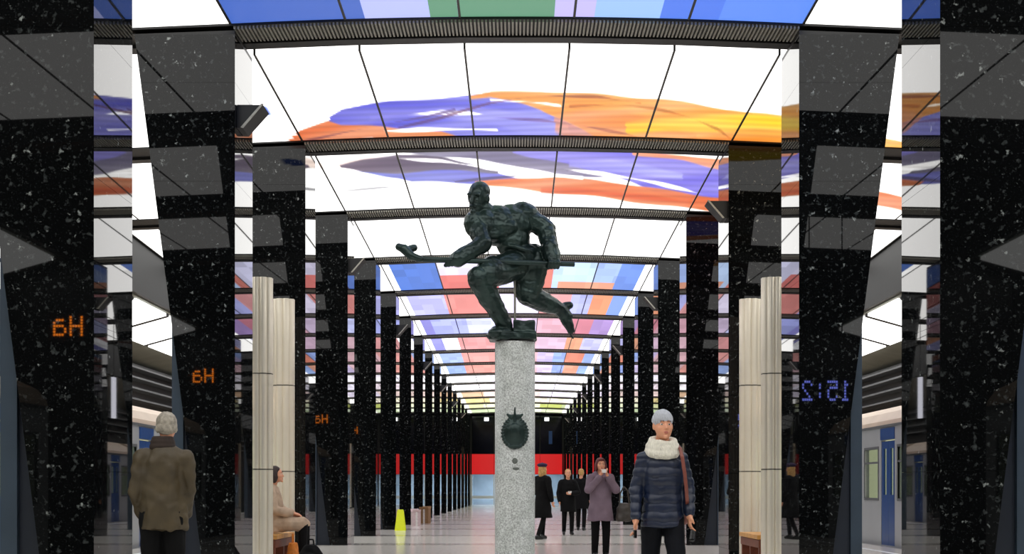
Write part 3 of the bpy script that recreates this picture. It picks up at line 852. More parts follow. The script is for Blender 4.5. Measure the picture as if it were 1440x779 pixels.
# ------------------------------------------------------------------ statue and pedestal
SN = 2.4; SY = SN*BAY; KX = 350/SN
ped = empty('pedestal', (-0.02, SY, 0)); PH = 2.53
MB().lathe([(0.196, 0.0), (0.196, 0.01), (0.193, 0.02), (0.193, PH-0.012), (0.187, PH)], 48).build('shaft', M['pale'], ped)
ez = 1.66
pr = [('e', (0, -0.185, ez), (0.10, 0.045, 0.135)), ('e', (0, -0.215, ez+0.01), (0.06, 0.03, 0.075)), ('c', (0, -0.205, ez+0.02), (0, -0.205, ez+0.23), 0.022, 0.007),
      ('c', (-0.05, -0.19, ez+0.15), (0.05, -0.19, ez+0.15), 0.018, 0.018), ('c', (-0.07, -0.185, ez+0.165), (-0.03, -0.195, ez+0.135), 0.012, 0.016), ('c', (0.07, -0.185, ez+0.165), (0.03, -0.195, ez+0.135), 0.012, 0.016)]
for i in range(26):
    t = -PI*0.5+ (i-12.5)/12.5*PI*0.86
    c = (0.112*math.cos(t), -0.183+0.02*abs(math.cos(t)), ez-0.01+0.135*math.sin(t))
    pr.append(('e', c, (0.028, 0.03, 0.014), (0, -t+0.5*(1 if i > 12 else -1), 0)))
pr.append(('e', (0, -0.20, ez-0.14), (0.07, 0.022, 0.02)))
blob('emblem', pr, M['bronze'], ped, vox=0.005, smooth=2)['label'] = 'dark bronze wreathed emblem with a pointed star on top'
blob('inscription_mark', [('e', (0, -0.19, 1.385), (0.028, 0.014, 0.03)), ('e', (0.01, -0.19, 1.31), (0.035, 0.012, 0.014))], mat('carved_mark', (0.38, 0.40, 0.38), 0.6), ped, vox=0.004, smooth=1)
tag(ped, 'tall round pale grey granite pedestal with bronze emblem under the statue', 'pedestal')

st = empty('hockey_player_statue', (-0.02, SY, PH+0.012))
def S(px, py, y): return ((px-724)/KX, y, (480-py)/KX)
hd = Vector(S(673, 282, -0.14))
fig = []
# head with jaw, brow, nose, ears, cropped hair; looking down left of the viewer
R = Euler((0.25, 0.1, -0.45))
Rm = R.to_matrix()
def H(x, y, z): return tuple(hd+Rm @ Vector((x, y, z)))
fig += [('e', tuple(hd+Vector((0, 0, 0.015))), (0.098, 0.122, 0.125), R), ('e', H(0, -0.045, -0.075), (0.068, 0.075, 0.075), R), ('c', H(0, -0.115, 0.02), H(0, -0.142, -0.03), 0.014, 0.02),
        ('c', H(-0.05, -0.10, 0.04), H(0.05, -0.10, 0.04), 0.018, 0.018), ('c', H(-0.025, -0.118, -0.07), H(0.025, -0.118, -0.07), 0.012, 0.012), ('e', H(0, -0.108, -0.118), (0.03, 0.028, 0.024), R),
        ('e', H(0.1, 0.01, -0.01), (0.014, 0.028, 0.04), R), ('e', H(-0.1, 0.01, -0.01), (0.014, 0.028, 0.04), R), ('e', H(0, 0.03, 0.055), (0.102, 0.115, 0.098), R)]
fig += [('c', S(681, 296, -0.10), S(697, 312, -0.02), 0.078, 0.095)]
# torso in a heavy sweater with a hem and a collar
fig += [('e', S(700, 318, -0.02), (0.205, 0.17, 0.20), (0, 0.6, 0)), ('e', S(682, 317, -0.10), (0.13, 0.135, 0.14)), ('e', S(722, 312, 0.04), (0.20, 0.17, 0.165), (0, 0.5, 0)),
        ('e', S(721, 338, 0.03), (0.165, 0.155, 0.18), (0, 0.35, 0)), ('e', S(736, 361, 0.05), (0.195, 0.17, 0.14)), ('e', S(694, 330, -0.12), (0.10, 0.07, 0.085)), ('e', S(712, 322, -0.10), (0.11, 0.08, 0.09))]
for q in range(14):
    t = 2*PI*q/14; t2 = 2*PI*(q+1)/14
    a = Vector(S(730, 352, 0.04)); rx, ry = 0.185, 0.168
    f_ = lambda t: tuple(a+Vector((rx*math.cos(t), ry*math.sin(t), -0.055*math.cos(t))))
    fig.append(('c', f_(t), f_(t2), 0.024, 0.024))
    a2 = Vector(S(688, 304, -0.06)); g_ = lambda t: tuple(a2+Vector((0.10*math.cos(t), 0.09*math.sin(t), 0.05*math.cos(t)-0.01)))
    fig.append(('c', g_(t), g_(t2), 0.022, 0.022))
# right arm (picture left): padded shoulder, elbow low, forearm to the glove cuff
fig += [('e', S(669, 318, -0.12), (0.115, 0.125, 0.135)), ('c', S(671, 318, -0.13), S(680, 347, -0.24), 0.108, 0.088), ('c', S(680, 347, -0.24), S(658, 365, -0.33), 0.088, 0.075), ('c', S(659, 364, -0.33), S(646, 372, -0.36), 0.082, 0.085)]
# left arm (picture right)
fig += [('e', S(738, 301, 0.06), (0.145, 0.14, 0.12), (0, 0.4, 0)), ('c', S(738, 301, 0.06), S(767, 322, 0.04), 0.112, 0.10), ('c', S(767, 322, 0.04), S(773, 348, -0.05), 0.098, 0.08), ('c', S(773, 350, -0.06), S(777, 366, -0.09), 0.088, 0.08)]
# padded shorts with flared hems, shin guards and socks
fig += [('c', S(724, 373, -0.02), S(690, 390, -0.22), 0.15, 0.14), ('c', S(692, 386, -0.20), S(687, 391, -0.24), 0.15, 0.145), ('c', S(748, 366, 0.08), S(743, 396, 0.10), 0.175, 0.145), ('c', S(744, 394, 0.10), S(743, 399, 0.10), 0.15, 0.15),
        ('e', S(675, 396, -0.29), (0.115, 0.115, 0.11)), ('c', S(676, 399, -0.27), S(690, 424, -0.20), 0.118, 0.105), ('c', S(690, 424, -0.20), S(708, 456, -0.10), 0.105, 0.075), ('c', S(672, 404, -0.33), S(694, 440, -0.22), 0.05, 0.035),
        ('e', S(741, 411, 0.08), (0.118, 0.118, 0.105)), ('c', S(742, 412, 0.10), S(764, 421, 0.20), 0.112, 0.10), ('c', S(764, 421, 0.20), S(787, 430, 0.30), 0.10, 0.072), ('c', S(745, 420, 0.04), S(780, 434, 0.24), 0.045, 0.03)]
# skate boots with tongues and heels
fig += [('c', S(709, 455, -0.09), S(712, 466, -0.08), 0.078, 0.07), ('c', S(712, 469, -0.07), S(694, 472, -0.22), 0.058, 0.05),
        ('c', S(787, 430, 0.30), S(797, 440, 0.33), 0.074, 0.068), ('c', S(795, 438, 0.33), S(804, 459, 0.33), 0.066, 0.045), ('c', S(790, 427, 0.32), S(803, 424, 0.34), 0.045, 0.035)]
def fist(c, ax, r, back):
    """glove closed round the stick: four finger rolls and a thumb"""
    c = Vector(c); ax = Vector(ax).normalized(); bk = Vector(back).normalized(); up = ax.cross(bk)
    o = [('e', tuple(c+bk*0.028), (0.06, 0.06, 0.058))]
    for i in range(4):
        p = c+ax*((i-1.5)*0.032)
        pts = [p+bk*0.045+up*0.02, p+up*0.048-bk*0.008, p-bk*0.048+up*0.012, p-bk*0.03-up*0.036]
        for a, b in zip(pts[:-1], pts[1:]): o.append(('c', tuple(a), tuple(b), 0.019, 0.017))
    t0 = c+bk*0.03-up*0.035-ax*0.03; t1 = c-up*0.045-bk*0.02-ax*0.05
    o.append(('c', tuple(t0), tuple(t1), 0.02, 0.016)); return o
fig += fist(S(640, 376, -0.37), (1, 0.3, 0.02), 1, (0.6, 0.3, 0.7)) + fist(S(777, 373, -0.12), (1, 0.3, 0.0), 1, (0, 0.2, 1))
f1 = folds(0.011, 9, 1.3, (0.6, 0.6, 2.0)); f2 = folds(0.004, 26, 4.1)
dn = [(H(-0.042, -0.115, 0.012), 0.032, tuple(Rm @ Vector((0, 0.022, 0)))), (H(0.042, -0.115, 0.012), 0.032, tuple(Rm @ Vector((0, 0.022, 0))))]
def stat_disp(co):
    d = np.linalg.norm(co-np.array(hd), axis=1)
    k = np.clip((d-0.14)/0.08, 0.12, 1)
    return (f1(co)+f2(co))*k
blob('figure', fig, M['bronze'], st, vox=0.008, smooth=1, disp=stat_disp, dents=dn)
sb = MB()
pA, pB = Vector(S(590, 375, -0.50)), Vector(S(807, 373, -0.05))
sb.tube(pA, pB, 0.027, 0.025, 10)
sb.build('stick_shaft', M['bronze'], st)
blob('stick_blade', [('c', S(596, 375, -0.50), S(583, 371, -0.50), 0.03, 0.04), ('c', S(583, 371, -0.50), S(573, 361, -0.49), 0.042, 0.046), ('c', S(573, 361, -0.49), S(566, 358, -0.48), 0.042, 0.036), ('c', S(576, 363, -0.48), S(586, 358, -0.42), 0.04, 0.036)], M['bronze'], st, vox=0.008, smooth=2)
MB().tube(S(724, 392, 0.02), S(724, 462, 0.02), 0.011).build('support_rod', M['slat'], st)
MB().tube(S(790, 446, 0.33), S(808, 472, 0.33), 0.008).build('skate_blade', M['bronze'], st)
blob('base_block', [('b', (S(722, 0, 0)[0], S(752, 0, 0)[0], -0.13, 0.17, 0.06, 0.19)), ('b', (S(688, 0, 0)[0], S(754, 0, 0)[0], -0.2, 0.2, 0.004, 0.075))], M['bronze'], st, vox=0.009, smooth=2, disp=folds(0.012, 14, 3.0))
blob('base_rock', [('e', S(706, 468, -0.02), (0.13, 0.16, 0.07)), ('e', S(697, 474, -0.12), (0.10, 0.09, 0.05))], M['bronze'], st, vox=0.009, smooth=1, disp=folds(0.014, 14))
tag(st, 'dark green bronze statue of a crouching hockey player holding a stick', 'statue')

# ------------------------------------------------------------------ people
def hand_prims(w, d, side, thumbdir, curl=0.5, k=1.0):
    """w wrist, d pointing direction (down the fingers), thumbdir perpendicular towards the thumb"""
    w = Vector(w); d = Vector(d).normalized(); t = Vector(thumbdir); t = (t-d*t.dot(d)).normalized()
    nrm = d.cross(t)*side
    o = [('c', tuple(w), tuple(w+d*0.03*k), 0.027*k, 0.028*k)]
    for i, off in enumerate((0.028, 0.010, -0.009, -0.026)):
        o.append(('c', tuple(w+d*0.02*k+t*off*0.6*k), tuple(w+d*0.085*k+t*off*k), 0.017*k, 0.0125*k))
    for i, (off, ln) in enumerate(((0.029, 0.070), (0.010, 0.080), (-0.010, 0.074), (-0.028, 0.058))):
        a = w+d*0.085*k+t*off*k
        b = a+(d+nrm*curl*0.5).normalized()*ln*0.5*k
        c = b+(d+nrm*curl*1.5).normalized()*ln*0.5*k
        o += [('c', tuple(a), tuple(b), 0.0095*k, 0.009*k), ('c', tuple(b), tuple(c), 0.009*k, 0.0075*k)]
    a = w+d*0.025*k+t*0.025*k; b = a+(d*0.7+t*0.6+nrm*0.3).normalized()*0.042*k; c = b+(d+nrm*0.4).normalized()*0.032*k
    o += [('c', tuple(a), tuple(b), 0.013*k, 0.011*k), ('c', tuple(b), tuple(c), 0.011*k, 0.008*k)]
    return o

def head_prims(c, R):
    c = Vector(c); Rm = R.to_matrix()
    def h(x, y, z): return tuple(c+Rm @ Vector((x, y, z)))
    p = [('e', h(0, 0.012, 0.025), (0.074, 0.094, 0.09), R), ('e', h(0, -0.03, -0.048), (0.060, 0.06, 0.060), R), ('e', h(0, -0.02, -0.02), (0.070, 0.07, 0.08), R),
         ('c', h(0, -0.082, 0.015), h(0, -0.101, -0.022), 0.008, 0.012), ('c', h(-0.03, -0.074, 0.033), h(0.03, -0.074, 0.033), 0.012, 0.012),
         ('e', h(0, -0.082, -0.092), (0.022, 0.018, 0.018), R), ('c', h(-0.016, -0.086, -0.055), h(0.016, -0.086, -0.055), 0.009, 0.009),
         ('e', h(-0.045, -0.062, -0.02), (0.02, 0.018, 0.02), R), ('e', h(0.045, -0.062, -0.02), (0.02, 0.018, 0.02), R),
         ('e', h(0.076, 0.012, 0.0), (0.009, 0.02, 0.031), R), ('e', h(-0.076, 0.012, 0.0), (0.009, 0.02, 0.031), R)]
    ind = Rm @ Vector((0, 0.008, 0))
    d = [(h(-0.031, -0.09, 0.012), 0.022, tuple(ind)), (h(0.031, -0.09, 0.012), 0.022, tuple(ind))]
    return p, d, h

def face_parts(root, h, R, k):
    for s in (-1, 1):
        e = MB().ell(h(s*0.031, -0.0725, 0.011), (0.0135, 0.010, 0.0075), R).build('eye', M['eye'], root)
        MB().ell(h(s*0.031, -0.080, 0.011), (0.006, 0.004, 0.0062), R).build('iris', M['iris'], e)
        MB().tube(h(s*0.014, -0.0865, 0.036), h(s*0.046, -0.076, 0.037), 0.004, 0.0028, 6).build('eyebrow', M['brow'], root)
    MB().ell(h(0, -0.092, -0.0515), (0.021, 0.006, 0.005), R).ell(h(0, -0.091, -0.0605), (0.018, 0.006, 0.0055), R).build('lips', M['lips'], root)

def person(lab, loc, rz, scale, J, clothes, vox=0.01, group=None, face=True, headrot=(0, 0, 0)):
    """J: joints in body space (facing -y, metres of a 1.75 m figure)"""
    root = empty('person', loc, rz); root.scale = (scale,)*3
    R = Euler(headrot); hp, dn, h = head_prims(J['head'], R)
    b = list(hp)
    nk = Vector(J['neck'])
    b += [('c', J['neck'], h(0, 0.02, -0.06), 0.056, 0.052), ('e', J['chest'], (0.145, 0.095, 0.19)), ('e', J['waist'], (0.125, 0.09, 0.13)), ('e', J['pelvis'], (0.15, 0.105, 0.12)),
          ('c', J['chest'], J['waist'], 0.1, 0.09), ('c', J['waist'], J['pelvis'], 0.09, 0.1), ('c', J['neck'], J['chest'], 0.06, 0.09)]
    for s in 'LR':
        sh, el, wr = J['sh'+s], J['el'+s], J['wr'+s]
        b += [('c', J['neck'], sh, 0.05, 0.048), ('c', sh, el, 0.045, 0.036), ('c', el, wr, 0.035, 0.025)]
        hdir = J.get('hd'+s) or tuple(Vector(wr)-Vector(el))
        b += hand_prims(wr, hdir, 1 if s == 'R' else -1, J.get('th'+s, (0, -1, 0)), J.get('curl', 0.5))
        hip, kn, an, toe = J['hip'+s], J['kn'+s], J['an'+s], J['toe'+s]
        b += [('c', J['pelvis'], hip, 0.09, 0.085), ('c', hip, kn, 0.078, 0.05), ('c', kn, an, 0.05, 0.033), ('c', an, toe, 0.032, 0.026)]
    blob('body', b, M['skin'], root, vox=min(vox, 0.0075), smooth=1, dents=dn)
    if face: face_parts(root, h, R, 1)
    for nm, prims, mk, kw in clothes(J, h):
        blob(nm, prims, M[mk], root, **dict(dict(vox=vox, smooth=2), **kw))
    # shoes
    for s in 'LR':
        an, toe = Vector(J['an'+s]), Vector(J['toe'+s]); d = (toe-an); d.z = 0; d.normalize()
        heel = an-d*0.05
        blob('shoe', [('c', (heel.x, heel.y, max(0.035, an.z-0.05)), (toe.x, toe.y, 0.034 if an.z < 0.2 else toe.z), 0.042, 0.034), ('c', tuple(an), (heel.x, heel.y, an.z-0.04), 0.043, 0.045), ('c', tuple(an), tuple(toe), 0.042, 0.03)], M['shoe'], root, vox=0.009, smooth=2)
    tag(root, lab, 'person', group)
    return root

def stand(stride=0.0, **kw):
    J = dict(head=(0, -0.02, 1.64), neck=(0, 0.015, 1.46), chest=(0, 0.01, 1.27), waist=(0, 0, 1.08), pelvis=(0, 0, 0.94),
             shL=(0.175, 0.015, 1.405), shR=(-0.175, 0.015, 1.405), elL=(0.245, 0.03, 1.12), elR=(-0.245, 0.03, 1.12), wrL=(0.235, -0.06, 0.89), wrR=(-0.235, -0.06, 0.89),
             hipL=(0.085, 0, 0.9), hipR=(-0.085, 0, 0.9), knL=(0.095, -stride*0.5-0.02, 0.49), knR=(-0.095, stride*0.35-0.02, 0.49),
             anL=(0.095, -stride*0.5+0.02, 0.09), anR=(-0.095, stride+0.02, 0.09), toeL=(0.11, -stride*0.5-0.13, 0.035), toeR=(-0.11, stride-0.13, 0.035))
    J.update(kw); return J

def trousers(J, r=1.0):
    p = [('e', J['pelvis'], (0.168*r, 0.125*r, 0.13))]
    for s in 'LR':
        hip, kn, an = J['hip'+s], J['kn'+s], J['an'+s]
        a2 = Vector(an)+ (Vector(kn)-Vector(an)).normalized()*0.01
        p += [('c', hip, kn, 0.098*r, 0.072*r), ('c', kn, tuple(a2), 0.072*r, 0.058*r)]
    return p
def sleeves(J, r0=0.072, r1=0.062, r2=0.048):
    p = []
    for s in 'LR':
        sh, el, wr = Vector(J['sh'+s]), Vector(J['el'+s]), Vector(J['wr'+s])
        p += [('c', tuple(sh), tuple(el), r0, r1), ('c', tuple(el), tuple(el+(wr-el)*0.93), r1, r2), ('c', tuple(Vector(J['neck'])+Vector((0, 0, -0.03))), tuple(sh), 0.075, r0)]
    return p
def quilt(pitch, depth, z0):
    g = folds(0.008, 11, 2.0)
    def f(co):
        t = np.abs(np.sin((co[:, 2]-z0+2.2*g(co))*PI/pitch))
        return depth*(np.sqrt(t)-0.7)*np.clip(1.2+60*g(co), 0.2, 1.6)+g(co)
    return f

# 1 the woman walking towards the camera
def c_woman(J, h):
    tor = [('l', [((0, 0.0, 0.82), 0.178, 0.135), ((0, 0, 0.90), 0.178, 0.138), ((0, 0, 1.0), 0.160, 0.13), ((0, 0, 1.1), 0.150, 0.125), ((0, 0.0, 1.25), 0.165, 0.138), ((0, 0.01, 1.35), 0.155, 0.12), ((0, 0.015, 1.43), 0.10, 0.085)])]
    jk = tor+sleeves(J, 0.063, 0.056, 0.045)
    hat = [('e', h(0, 0.018, 0.056), (0.086, 0.106, 0.088)), ('l', [(h(0, 0.02, 0.040), 0.087, 0.106), (h(0, 0.02, 0.07), 0.087, 0.107)])]
    sc = []
    for i in range(20):
        t = 2*PI*i/20; t2 = 2*PI*(i+1)/20
        for (rx, ry, z, r) in ((0.098, 0.095, 1.475, 0.042), (0.108, 0.105, 1.435, 0.042), (0.09, 0.09, 1.515, 0.034)):
            dz = -0.03*math.cos(t+PI/2)*0; a = (rx*math.cos(t), 0.005+ry*math.sin(t), z-0.025*(-math.sin(t))); b = (rx*math.cos(t2), 0.005+ry*math.sin(t2), z-0.025*(-math.sin(t2)))
            sc.append(('c', a, b, r, r))
    strap = []
    pts = [(0.115, 0.10, 1.40), (0.12, 0.06, 1.455), (0.125, 0.0, 1.472), (0.13, -0.07, 1.45), (0.135, -0.12, 1.38), (0.15, -0.135, 1.27), (0.165, -0.13, 1.15), (0.18, -0.10, 1.03), (0.2, 0.0, 0.95)]
    for dx in (-0.007, 0.007):
        for a, b in zip(pts[:-1], pts[1:]): strap.append(('c', (a[0]+dx, a[1]-0.012, a[2]+0.012), (b[0]+dx, b[1]-0.012, b[2]+0.004), 0.009, 0.009))
    bagp = [('e', (0.2, 0.14, 0.93), (0.06, 0.12, 0.10)), ('c', (0.2, 0.02, 0.95), (0.2, 0.22, 0.95), 0.05, 0.05)]
    ph = [('c', (0.215, -0.125, 0.79), (0.20, -0.15, 0.72), 0.016, 0.016), ('c', (0.235, -0.125, 0.79), (0.22, -0.15, 0.72), 0.016, 0.016)]
    ph2 = [('b', (-0.262, -0.238, -0.16, -0.09, 0.735, 0.80))]
    return [('jacket', jk, 'navy', dict(vox=0.009, disp=quilt(0.072, 0.009, 0.8))), ('trousers', trousers(J, 0.98), 'navytrous', dict(disp=folds(0.006, 12))),
            ('knit_hat', hat, 'knit', dict(vox=0.007, disp=folds(0.003, 30))), ('scarf', sc, 'scarf', dict(vox=0.008, disp=folds(0.008, 18))),
            ('bag_strap', strap, 'strap', dict(vox=0.006, smooth=1)), ('shoulder_bag', bagp, 'strap', {}), ('glove_in_hand', ph, 'phone', dict(vox=0.007)), ('phone', ph2, 'phone', dict(vox=0.005, smooth=0))]
JW = stand(0.22, shL=(0.155, 0.015, 1.37), shR=(-0.155, 0.015, 1.37), wrR=(-0.235, -0.07, 0.90), elR=(-0.215, 0.02, 1.13), wrL=(0.205, -0.09, 0.93), elL=(0.22, 0.03, 1.13), hdL=(-0.02, -0.12, -1), hdR=(-0.02, -0.1, -1), curl=0.8)
person('woman in navy quilted jacket, grey knit hat and cream scarf walking towards the viewer', (1.17, 13.0, 0), 0.1, 0.985, JW, c_woman, vox=0.009, headrot=(-0.05, 0, 0.08))

# 2 the man seen from behind
def c_man(J, h):
    tor = [('l', [((0, 0.0, 0.80), 0.195, 0.16), ((0, 0, 0.95), 0.19, 0.16), ((0, 0, 1.1), 0.185, 0.155), ((0, 0.0, 1.25), 0.19, 0.155), ((0, 0.01, 1.35), 0.175, 0.14), ((0, 0.015, 1.42), 0.13, 0.11), ((0, 0.01, 1.49), 0.08, 0.085)])]
    jk = tor+sleeves(J, 0.076, 0.068, 0.055)
    col = []
    for i in range(16):
        t = 2*PI*i/16; t2 = 2*PI*(i+1)/16
        for z, r, rr in ((1.475, 0.032, 0.078), (1.51, 0.028, 0.074), (1.54, 0.022, 0.07)):
            col.append(('c', (rr*math.cos(t), 0.01+rr*math.sin(t), z), (rr*math.cos(t2), 0.01+rr*math.sin(t2), z), r, r))
    hair = [('e', h(0, 0.028, 0.04), (0.083, 0.092, 0.084)), ('e', h(0, 0.055, -0.005), (0.074, 0.062, 0.07)), ('e', h(-0.07, 0.035, -0.01), (0.018, 0.04, 0.045)), ('e', h(0.07, 0.035, -0.01), (0.018, 0.04, 0.045))]
    return [('jacket', jk, 'olive', dict(disp=(lambda A, B: (lambda co: A(co)+B(co)))(folds(0.034, 7, 5.0, (1.2, 1, 0.45)), folds(0.012, 16, 8.0)))), ('collar', col, 'collar', dict(vox=0.008)), ('trousers', trousers(J, 1.12), 'blackcloth', dict(disp=folds(0.008, 10))), ('hair', hair, 'hair_grey', dict(vox=0.008, disp=folds(0.006, 40)))]
JM = stand(0.0, wrR=(-0.17, -0.13, 0.93), elR=(-0.215, 0.03, 1.12), wrL=(0.17, -0.13, 0.93), elL=(0.215, 0.03, 1.12), shL=(0.165, 0.015, 1.375), shR=(-0.165, 0.015, 1.375), hdL=(-0.5, -0.4, -0.6), hdR=(0.5, -0.4, -0.6))
JM['head'] = (-0.03, -0.02, 1.64); JM['neck'] = (-0.015, 0.015, 1.46)
person('grey haired man in olive brown jacket seen from behind', (-2.845, 13.0, 0), PI+0.12, 0.985, JM, c_man, vox=0.01)

# 3 woman in the mauve coat with hands at her face
def c_mauve(J, h):
    tor = [('l', [((0, 0.0, 0.66), 0.235, 0.185), ((0, 0, 0.85), 0.225, 0.17), ((0, 0, 1.05), 0.195, 0.15), ((0, 0.0, 1.25), 0.20, 0.15), ((0, 0.01, 1.36), 0.19, 0.135), ((0, 0.015, 1.45), 0.12, 0.10)])]
    jk = tor+sleeves(J, 0.08, 0.072, 0.055)
    hood = [('c', (0.10, 0.03, 1.46), (-0.10, 0.03, 1.46), 0.06, 0.06), ('e', (0, 0.09, 1.46), (0.15, 0.08, 0.09)), ('c', (0.11, 0.0, 1.45), (0.05, -0.1, 1.40), 0.045, 0.035), ('c', (-0.11, 0.0, 1.45), (-0.05, -0.1, 1.40), 0.045, 0.035)]
    hair = [('e', h(0, 0.03, 0.045), (0.092, 0.095, 0.09)), ('e', h(-0.078, 0.01, -0.03), (0.032, 0.055, 0.09)), ('e', h(0.078, 0.01, -0.03), (0.032, 0.055, 0.09)), ('e', h(0, 0.05, -0.03), (0.08, 0.06, 0.09)), ('e', h(0.0, -0.05, 0.095), (0.06, 0.045, 0.025))]
    ph = [('b', (-0.04, 0.055, -0.235, -0.215, 1.50, 1.565))]
    return [('coat', jk, 'mauve', dict(disp=folds(0.018, 7, 2.0))), ('hood', hood, 'mauve', dict(disp=folds(0.01, 20))), ('trousers', trousers(J, 1.02), 'blackcloth', {}), ('hair', hair, 'hair_red', dict(disp=folds(0.006, 30))), ('phone', ph, 'whitepaper', dict(vox=0.006, smooth=0))]
JV = stand(0.03, elL=(0.25, -0.12, 1.20), elR=(-0.235, -0.13, 1.20), wrL=(0.09, -0.2, 1.43), wrR=(-0.06, -0.21, 1.43), hdL=(-0.4, -0.1, 1), hdR=(0.4, -0.1, 1), thL=(-0.3, 0.6, 0.4), thR=(0.3, 0.6, 0.4), curl=0.9)
mv = person('woman in mauve coat holding both hands up to her face', (1.36, 4.05*BAY, 0), 0.15, 0.925, JV, c_mauve, vox=0.011)
bg = empty('handbag', (1.745, 4.05*BAY-0.05, 0.60))
blob('bag_body', [('l', [((0, 0, 0.0), 0.12, 0.09), ((0, 0, 0.06), 0.14, 0.10), ((0, 0, 0.22), 0.12, 0.085), ((0, 0, 0.30), 0.09, 0.05)])], M['bag'], bg, vox=0.011, disp=folds(0.014, 12))
hb = MB(); hp_ = [(-0.08, 0, 0.28), (-0.07, 0, 0.45), (-0.02, 0, 0.55), (0.0, 0, 0.56), (0.05, 0, 0.5), (0.08, 0, 0.28)]
for a, b in zip(hp_[:-1], hp_[1:]): hb.tube(a, b, 0.012)
hb.build('bag_handle', M['bag'], bg)
tag(bg, 'dark slouchy handbag hanging from the arm of the woman in mauve', 'handbag')

# 4 woman in the long black coat, walking away to the right
def c_far(J, h):
    tor = [('l', [((0, 0.0, 0.50), 0.25, 0.22), ((0, 0, 0.75), 0.215, 0.19), ((0, 0, 1.05), 0.17, 0.135), ((0, 0.0, 1.25), 0.18, 0.14), ((0, 0.01, 1.36), 0.175, 0.13), ((0, 0.015, 1.46), 0.10, 0.09)])]
    hair = [('e', h(0, 0.035, 0.02), (0.09, 0.09, 0.09)), ('e', h(0, 0.06, -0.09), (0.085, 0.06, 0.13)), ('e', h(0.07, 0.02, -0.08), (0.035, 0.05, 0.11)), ('e', h(-0.07, 0.02, -0.08), (0.035, 0.05, 0.11))]
    ber = [('e', h(0, 0.03, 0.095), (0.125, 0.125, 0.05)), ('e', h(0, 0.02, 0.07), (0.095, 0.105, 0.05)), ('c', h(0, 0.03, 0.14), h(0, 0.03, 0.155), 0.01, 0.008)]
    return [('coat', tor+sleeves(J, 0.075, 0.066, 0.052), 'blackcloth', dict(disp=folds(0.016, 7))), ('trousers', trousers(J, 0.85), 'blackcloth', {}), ('hair', hair, 'hair_blond', dict(disp=folds(0.006, 30))), ('beret', ber, 'beret', {})]
JF = stand(0.28, wrL=(0.2, -0.2, 1.02))
person('blond woman in long black coat and dark beret striding beside the pedestal', (0.58, 5.65*BAY, 0), PI/2+0.9, 0.97, JF, c_far, vox=0.012)

# 5 person in black facing the camera
def c_far2(J, h):
    tor = [('l', [((0, 0.0, 0.62), 0.215, 0.17), ((0, 0, 0.9), 0.20, 0.155), ((0, 0, 1.1), 0.185, 0.14), ((0, 0.0, 1.25), 0.195, 0.14), ((0, 0.01, 1.36), 0.185, 0.13), ((0, 0.015, 1.46), 0.10, 0.09)])]
    hair = [('e', h(0, 0.03, 0.05), (0.082, 0.09, 0.08)), ('e', h(0, 0.06, 0.0), (0.072, 0.055, 0.08))]
    pap = [('b', (-0.03, 0.07, -0.245, -0.225, 1.10, 1.17))]
    return [('coat', tor+sleeves(J, 0.08, 0.07, 0.055), 'blackcloth', dict(disp=folds(0.014, 7))), ('trousers', trousers(J, 0.95), 'blackcloth', {}), ('hair', hair, 'hair_blond', {}), ('paper_in_hand', pap, 'whitepaper', dict(vox=0.008, smooth=0))]
JB = stand(0.10, elL=(0.27, -0.05, 1.14), wrL=(0.07, -0.22, 1.10), hdL=(-1, -0.1, 0.1), thL=(0, 0, 1))
person('person in black coat facing the viewer, standing between the pedestal and the woman in mauve', (1.27, 6.2*BAY, 0), 0.1, 0.93, JB, c_far2, vox=0.012)
# another passer-by half hidden further back
JB2 = stand(0.12)
person('person in dark coat half hidden behind the woman in mauve', (1.78, 6.9*BAY, 0), PI-0.2, 0.97, JB2, lambda J, h: [c for c in c_far2(J, h) if c[0] != 'paper_in_hand'], vox=0.013)

# 6 seated person on the left bench, facing the hall (+x)
def c_seat(J, h):
    tor = [('l', [((0, 0.02, 0.50), 0.22, 0.19), ((0, 0.02, 0.62), 0.215, 0.18), ((0, 0.02, 0.82), 0.20, 0.165), ((0, 0.02, 0.97), 0.205, 0.16), ((0, 0.02, 1.07), 0.19, 0.14), ((0, 0.02, 1.15), 0.11, 0.10)])]
    tor += [('c', (0.09, -0.02, 0.62), (0.1, -0.42, 0.62), 0.115, 0.105), ('c', (-0.09, -0.02, 0.62), (-0.1, -0.42, 0.62), 0.115, 0.105)]
    hair = [('e', h(0, 0.03, 0.045), (0.09, 0.095, 0.09)), ('e', h(0, 0.06, -0.05), (0.085, 0.06, 0.10)), ('e', h(0.075, 0.015, -0.03), (0.03, 0.05, 0.09)), ('e', h(-0.075, 0.015, -0.03), (0.03, 0.05, 0.09))]
    return [('coat', tor+sleeves(J, 0.085, 0.075, 0.058), 'beige', dict(disp=folds(0.022, 7))), ('trousers', trousers(J, 1.0), 'blackcloth', {}), ('hair', hair, 'hair_dark', dict(disp=folds(0.006, 30)))]
JS0 = dict(head=(0, -0.05, 1.26), neck=(0, 0.01, 1.08), chest=(0, 0.02, 0.88), waist=(0, 0.03, 0.70), pelvis=(0, 0.03, 0.57),
          shL=(0.175, 0.015, 1.02), shR=(-0.175, 0.015, 1.02), elL=(0.25, -0.06, 0.76), elR=(-0.25, -0.06, 0.76), wrL=(0.1, -0.28, 0.70), wrR=(-0.1, -0.28, 0.70),
          hipL=(0.09, 0, 0.56), hipR=(-0.09, 0, 0.56), knL=(0.1, -0.45, 0.53), knR=(-0.1, -0.45, 0.53), anL=(0.1, -0.46, 0.09), anR=(-0.1, -0.44, 0.09), toeL=(0.11, -0.62, 0.035), toeR=(-0.11, -0.60, 0.035))
JS = {k: (v if k[:2] in ('an', 'to') else (v[0], v[1], v[2]+0.07)) for k, v in JS0.items()}
